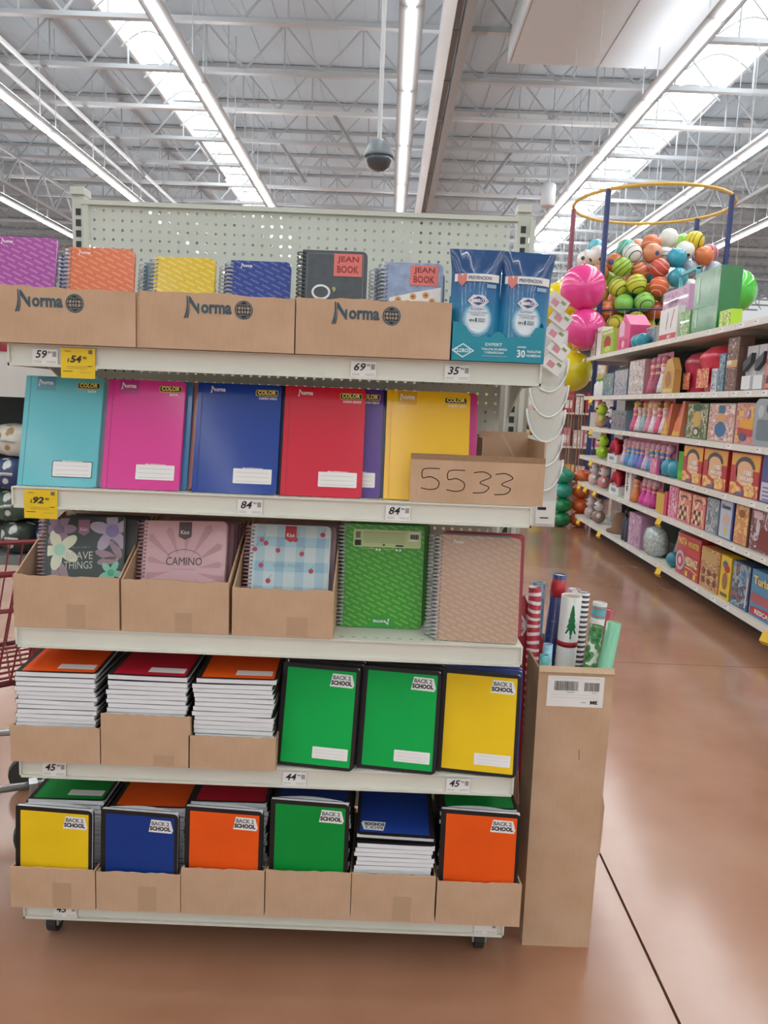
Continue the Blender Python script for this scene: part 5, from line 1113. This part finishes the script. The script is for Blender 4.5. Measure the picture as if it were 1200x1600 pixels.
for it in range(160):
    for p in pos: inside(p)
    for a in range(len(pos)):
        for b_ in range(max(a+1, 0), len(pos)):
            d = pos[b_]-pos[a]
            if abs(d.x) < .246 and abs(d.y) < .246 and abs(d.z) < .246:
                l = d.length
                if 1e-6 < l < .246:
                    u_ = d*((.246-l)/l); w1, w2 = (.5, .5) if (a < nv) == (b_ < nv) else (.1, .9)
                    pos[a] = pos[a]-u_*w1; pos[b_] = pos[b_]+u_*w2
for p in pos: inside(p)
for (px, py, y, kind, c, nm), p in zip(balls, pos):
    o = put('ball', bm, ball_mat(kind, c, '#2a2a30' if kind == 'patch' and 'starred' not in nm else ('#3a4a86' if kind == 'patch' else ('#e9b08a' if kind == 'swirl' else '#4a4a3a'))), None, p, (random.uniform(0, 3), random.uniform(0, 3), 0))
    tag(o, '%s vinyl ball in the pile inside the round cage' % nm, 'ball', 'vinyl balls in the round cage, %s' % nm)
for k, p in enumerate(pos[nv:]):
    c = ['#d9764a', '#8fc845', '#2f9fb8', '#dfcf3a', '#dcdcd6', '#c9504a'][(k*5) % 6]
    tag(put('ball', bm, mat(c, .3, .4), None, p), 'plain vinyl ball deep inside the pile in the round cage', 'ball', 'vinyl balls deep in the cage')
# giant balls hanging beside the cage
big = MB().ball((0, 0, 0), .27, 28, 18).tube([(0, 0, .26), (0, 0, .30)], .012, 6).mesh('giant_ball', True)
for i, (px, py, y, c, lab, sc) in enumerate(((911, 450, 9.45, '#e6408f', 'upper giant hot pink ball hanging beside the cage', 1), (914, 515, 9.38, '#e03f8c', 'lower giant hot pink ball hanging beside the cage', .9), (874, 474, 10.25, '#e6d420', 'uppermost giant yellow ball behind the pink ones', 1), (882, 528, 9.95, '#e2cf1e', 'middle giant yellow ball behind the pink ones', .88), (893, 580, 9.6, '#dfd01f', 'lowest giant yellow ball above the display', .93), (1146, 455, 9.2, '#58d34a', 'giant bright green ball beyond the big green box', .95))):
    o = put('giant_ball', big, mat(c, .18, .6), None, at(px, py, y), (.2*i, .3, 0), (sc, sc, sc)); tag(o, lab, 'ball', 'giant inflatable balls')
    o.rotation_euler = (0, 0, .4*i); MB().tube([(0, 0, .26), (0, 0, .30 if i in (1, 3, 4) else 4.2)], .004, 4).obj('cord', mat('#b9b2a8', .6), o)
# columns of stacked balls on the floor
pk = MB().ball((0, 0, 0), .125, 20, 12, .75).mesh('packed_ball', True)
colz = [(2.44, 9.5, ['#d9622c']*4, 'orange'), (2.2, 9.45, ['#14824a', '#148a4e', '#2aa08a', '#2a9a7a'], 'green'), (2.24, 9.85, ['#3a9ab0', '#c94f86', '#4a4a8a', '#3a4a80'], 'mixed blue and pink'), (2.0, 9.95, ['#d9c23a', '#3f9fb4', '#d0cc3a', '#d6c83c'], 'yellow and blue'), (2.3, 10.3, ['#7a5aa0', '#b04a86', '#c93f7f', '#cf3f7c'], 'purple and pink')]
for x, y, cs, nm in colz:
    h = 0
    for k, c in enumerate(cs):
        tag(put('packed_ball', pk, mat(c, .2, .5), None, (x+.006*(k % 2), y, .094+k*.178)), 'ball in the %s column of balls stacked on the floor' % nm, 'ball', 'balls in the %s column' % nm)

# ------------------------------------------------------------------ hanging items behind the notebook gondola
ws = thing('hanging_strip', 'white hanging display strip behind the notebook gondola', 'display strip', (.53, 2.66, 0))
MB().box(-.012, .075, .03, .036, 1.02, 1.70).obj('strip', mat('#dcdcd6', .5), ws); MB().tube([(-.04, .12, 1.69), (-.04, .033, 1.69), (.03, .033, 1.69)], .004, 6).obj('hook', CHROME, ws)
MB().box(.005, .07, .024, .03, 1.03, 1.11).obj('card', PRINTW, ws); Print().rect(.01, 1.08, .04, 1.09, INK, 1).rect(.02, 1.05, .05, 1.054, INK, 1).obj('card_print', None, ws, (0, .0235, 0))
WHP = mat('#e2e4dd', .35, .4, bump=.3, bs=40)
for k in range(5):
    o = thing('white_plastic_bag', 'white rounded plastic bag hanging overlapped on the display strip', 'bag', (.545, 2.687, 1.13+k*.085), (R(4), R(random.uniform(-3, 3)), 0), 'white bags on the hanging strip')
    n = 14; b = MB()
    vs_ = []
    for j in range(6):
        v = j/5
        for i in range(n+1):
            a = PI*i/n; r = .066*(1-.06*v); vs_.append((-r*math.cos(a), -.028*math.sin(a)*(1-.3*v)-.004*k, .13-v*.115*math.sin(a)-.0*v))
    b.add(vs_, [(j*(n+1)+i, (j+1)*(n+1)+i, (j+1)*(n+1)+i+1, j*(n+1)+i+1) for j in range(5) for i in range(n)])
    b.obj('body', WHP, o, smooth=True)
    MB().tube([(-.066*math.cos(PI*i/n), -.03*math.sin(PI*i/n)-.004*k, .132-.11*math.sin(PI*i/n)) for i in range(n+1)], .004, 6).obj('rim', mat('#eceee8', .3, .4), o, smooth=True)
for k in range(5):
    o = thing('sticker_packet', 'small clear packet with pink sticker hanging on the display strip', 'packet', (.53+.014*(k % 2), 2.60, 1.56+k*.05), (R(-8), R(35), 0), 'clear packets on the hanging strip')
    MB().box(-.035, .035, 0, .003, 0, .05).obj('packet', mat('#d5cfcb', .15, .6), o); Print().rect(-.02, .01, .005, .03, mat('#cf8a96', .4), 1).rect(.008, .03, .025, .04, mat('#8a9a58', .4), 1).obj('print', None, o)
# hanging packs on the panel of the unit behind, seen through the gap
pn = thing('pegboard_unit', 'grey panel unit with hanging packs behind the notebook gondola', 'shelf unit', (0, 0, 0))
MB().box(.36, .50, 2.78, 2.82, 0, 1.72).obj('panel', mat('#b8b3ac', .6), pn); MB().box(.395, .42, 2.765, 2.78, 0, 1.70).obj('upright', mat('#a39e98', .6), pn)
for k in range(6):
    o = thing('hanging_pack', 'slim pink and silver pack hanging behind the notebook gondola', 'packet', (.44+.03*(k % 2), 2.768, 1.05+.13*(k//2)), (0, 0, 0), 'slim packs behind the gondola')
    MB().box(-.013, .013, 0, .012, 0, .12).obj('pack', mat(('#c9a0a8', '#b9b2c0')[k % 2], .3, .3, noise=.3, ns=60), o)

# ------------------------------------------------------------------ far background down the aisle
fg = thing('far_display_shelf', 'distant white shelf display beyond the ball columns', 'shelf unit', (1.9, 12.6, 0))
for z in (.3, .85, 1.4, 1.95): MB().box(-1.4, 1.8, 0, .5, z-.03, z).obj('shelf', WHITE, fg)
MB().box(-1.4, 1.8, .5, .53, 0, 2.3).obj('back_panel', mat('#b9aca6', .6), fg)
for x in (-1.4, .2, 1.76): MB().box(x, x+.04, -.01, .5, 0, 2.3).obj('post', mat('#2f3a60', .5), fg)
rd = random.Random(11)
for z in (.3, .85, 1.4, 1.95):
    x = -1.3
    while x < 1.6:
        w = rd.uniform(.12, .26); h = rd.uniform(.2, .42); c = rd.choice(['#c9898f', '#d9c4c0', '#b8404a', '#8fa6b0', '#d9b86a', '#e0d8d2', '#a9b86a', '#d67f9a'])
        o = thing('display_box', 'small boxed item on the distant shelf display', 'toy box', (1.9+x+w/2, 12.64, z+.002), (0, 0, 0), 'boxed items on the distant display')
        MB().box(-w/2, w/2, 0, .2, 0, h).obj('box', mat(c, .5, noise=.25, ns=12), o); Print(.002).rect(-w*.35, h*.2, w*.35, h*.6, mat('#e6dfd8', .5, noise=.3, ns=18), 1).obj('front_print', None, o)
        x += w+rd.uniform(.01, .06)
for i, (x, y) in enumerate(((2.62, 9.75), (2.36, 10.9))):
    s = thing('price_sign', 'white card sign with the digit 2 on a stand beside the ball columns' if i == 0 else 'blank white card sign further behind the ball columns', 'sign', (x, y, 0))
    MB().tube([(0, 0, 0), (0, 0, 1.1)], .012, 6).obj('pole', NAVY, s); MB().box(-.075, .075, -.004, .004, 1.1, 1.42).obj('card', PRINTW, s)
    if i == 0: Print(.002).text('2', -.0, 1.25, .05, .07, INK, 1, .02).lines(-.05, 1.2, .1, 3, .02, mat('#b9b5b0', .6), 1, .004).obj('lettering', None, s, (0, -.004, 0))
cu = thing('cord_curtain', 'bundle of vertical orange and pink cords below the yellow ball', 'net', (2.42, 10.1, 0))
for k in range(10): MB().tube([(-.2+.045*k, .03*(k % 3), 0), (-.2+.045*k, .03*(k % 3), 1.62)], .006, 4).obj('cord', mat(('#b8704a', '#c9a08a', '#a9504a')[k % 3], .6), cu)
MB().bar((-.23, .03, 1.62), (.24, .03, 1.62), .02).obj('rail', STEEL_D, cu)

# ------------------------------------------------------------------ left side: dotted bundles, panel and shopping cart
lu = thing('side_display_shelf', 'white display unit with dotted bundles beside the notebook gondola', 'shelf unit', (0, 0, 0))
MB().box(-1.75, -.98, 3.02, 3.05, .78, 1.62).obj('back_panel', mat('#3a4241', .6), lu); MB().box(-1.75, -1.0, 2.70, 3.02, .80, .83).obj('shelf', mat('#8d938c', .5), lu)
MB().box(-1.75, -1.0, 2.69, 2.70, 1.40, 1.56).obj('header_panel', mat('#d5d3cd', .5), lu); MB().box(-1.75, -1.0, 2.70, 3.02, 1.54, 1.56).obj('top', mat('#d5d3cd', .5), lu)
MB().box(-1.72, -1.69, 3.0, 3.03, 0, .8).obj('post', mat('#4a4f4d', .5), lu); MB().box(-1.03, -1.0, 2.69, 2.72, .0, 1.40).obj('post', mat('#4a4f4d', .5), lu); MB().box(-1.75, -1.29, 2.685, 2.69, 1.555, 1.60).obj('red_strip', mat('#9c2438', .5), lu)
DOT = [vor_mat('dots%d' % i, [(0, a), (.30, b_), (.36, c)], 26, .3, coat=.4) for i, (a, b_, c) in enumerate((('#e4e6df', '#c9cfc6', '#4a6250'), ('#dfe3e0', '#c4cbc9', '#38497a'), ('#a58a5c', '#c9b48a', '#e3dfd2'), ('#e6e6e0', '#d4d6ce', '#59665c'), ('#d9ddd6', '#bfc6bd', '#3c463e')))]
rd = random.Random(4)
for i in range(5):
    for j in range(4):
        x = -1.64+.145*i; zz = .832+.118*j
        o = thing('dotted_bundle', 'shiny bundle printed with large pale dots piled on the side display', 'bundle', (x, 2.80+rd.uniform(-.02, .02), zz), (0, rd.uniform(-.15, .15), 0), 'dotted bundles on the side display')
        b = MB(); b.lathe([(.03, 0), (.06, .008), (.07, .03), (.07, .085), (.06, .108), (.03, .116)], 12, sy=1.3); b.obj('wrap', DOT[(i*2+j) % 5], o, smooth=True)
        MB().tube([(-.02, -.085, .058), (0, -.1, .062), (.025, -.085, .06)], .006, 5).obj('knot', mat('#cfd4cc', .3, .4), o)
ct = thing('shopping_cart', 'red wire shopping cart with chrome frame beside the notebook gondola', 'shopping cart', (-1.50, 2.22, 0), (0, 0, R(28)))
RED = mat('#8f2c33', .35, .4); RED2 = mat('#a8453c', .4, .3)
def wire_side(a, b_, c, d_, nu, nv, nm):
    """wire panel between corners a-b (bottom) and c-d (top)"""
    a, b_, c, d_ = map(Vector, (a, b_, c, d_)); m = MB()
    for i in range(nu+1): t = i/nu; m.tube([a.lerp(b_, t), c.lerp(d_, t)], .0032, 5)
    for j in range(nv+1): t = j/nv; m.tube([a.lerp(c, t), b_.lerp(d_, t)], .004 if 0 < j < nv else .009, 6)
    return m.obj(nm, RED, ct)
lo = [(-.4, -.22, .50), (.42, -.2, .56), (.42, .2, .56), (-.4, .22, .50)]; hi = [(-.46, -.29, .90), (.5, -.25, .90), (.5, .25, .90), (-.46, .29, .90)]
for k in range(4): wire_side(lo[k], lo[(k+1) % 4], hi[k], hi[(k+1) % 4], 22 if k % 2 == 0 else 12, 3, 'basket_side')
wire_side(lo[0], lo[1], lo[3], lo[2], 22, 8, 'basket_floor')
MB().tube([(-.52, -.30, 1.0), (-.52, .30, 1.0)], .016, 10).obj('handle', mat('#5f6a63', .5), ct)
for s_ in (-1, 1):
    MB().tube([(-.52, s_*.30, 1.0), (-.48, s_*.28, .88), (-.42, s_*.24, .45), (-.30, s_*.24, .27), (.44, s_*.21, .22)], .0125, 8).obj('frame_tube', CHROME, ct, smooth=True)
    for x in (-.36, .40):
        c = MB().tube([(x, s_*.22-.014, .062), (x, s_*.22+.014, .062)], .06, 16).obj('wheel', mat('#3b403c', .5), ct); MB().box(x-.012, x+.012, s_*.22-.02, s_*.22+.02, .06, .24).obj('fork', CHROME, c)
MB().tube([(.44, -.21, .22), (.47, 0, .22), (.44, .21, .22)], .0125, 8).obj('frame_bar', CHROME, ct); MB().tube([(-.3, -.24, .27), (-.3, .24, .27)], .0125, 8).obj('frame_bar', CHROME, ct)
o = thing('cart_bag', 'grey green bag lying in the shopping cart', 'bag', (-1.42, 2.2, .57), (0, 0, .3)); MB().lathe([(.06, 0), (.16, .03), (.19, .14), (.15, .24), (.05, .3)], 16, sy=.75).obj('bag', mat('#6d786d', .7, bump=.4, bs=20), o, smooth=True)
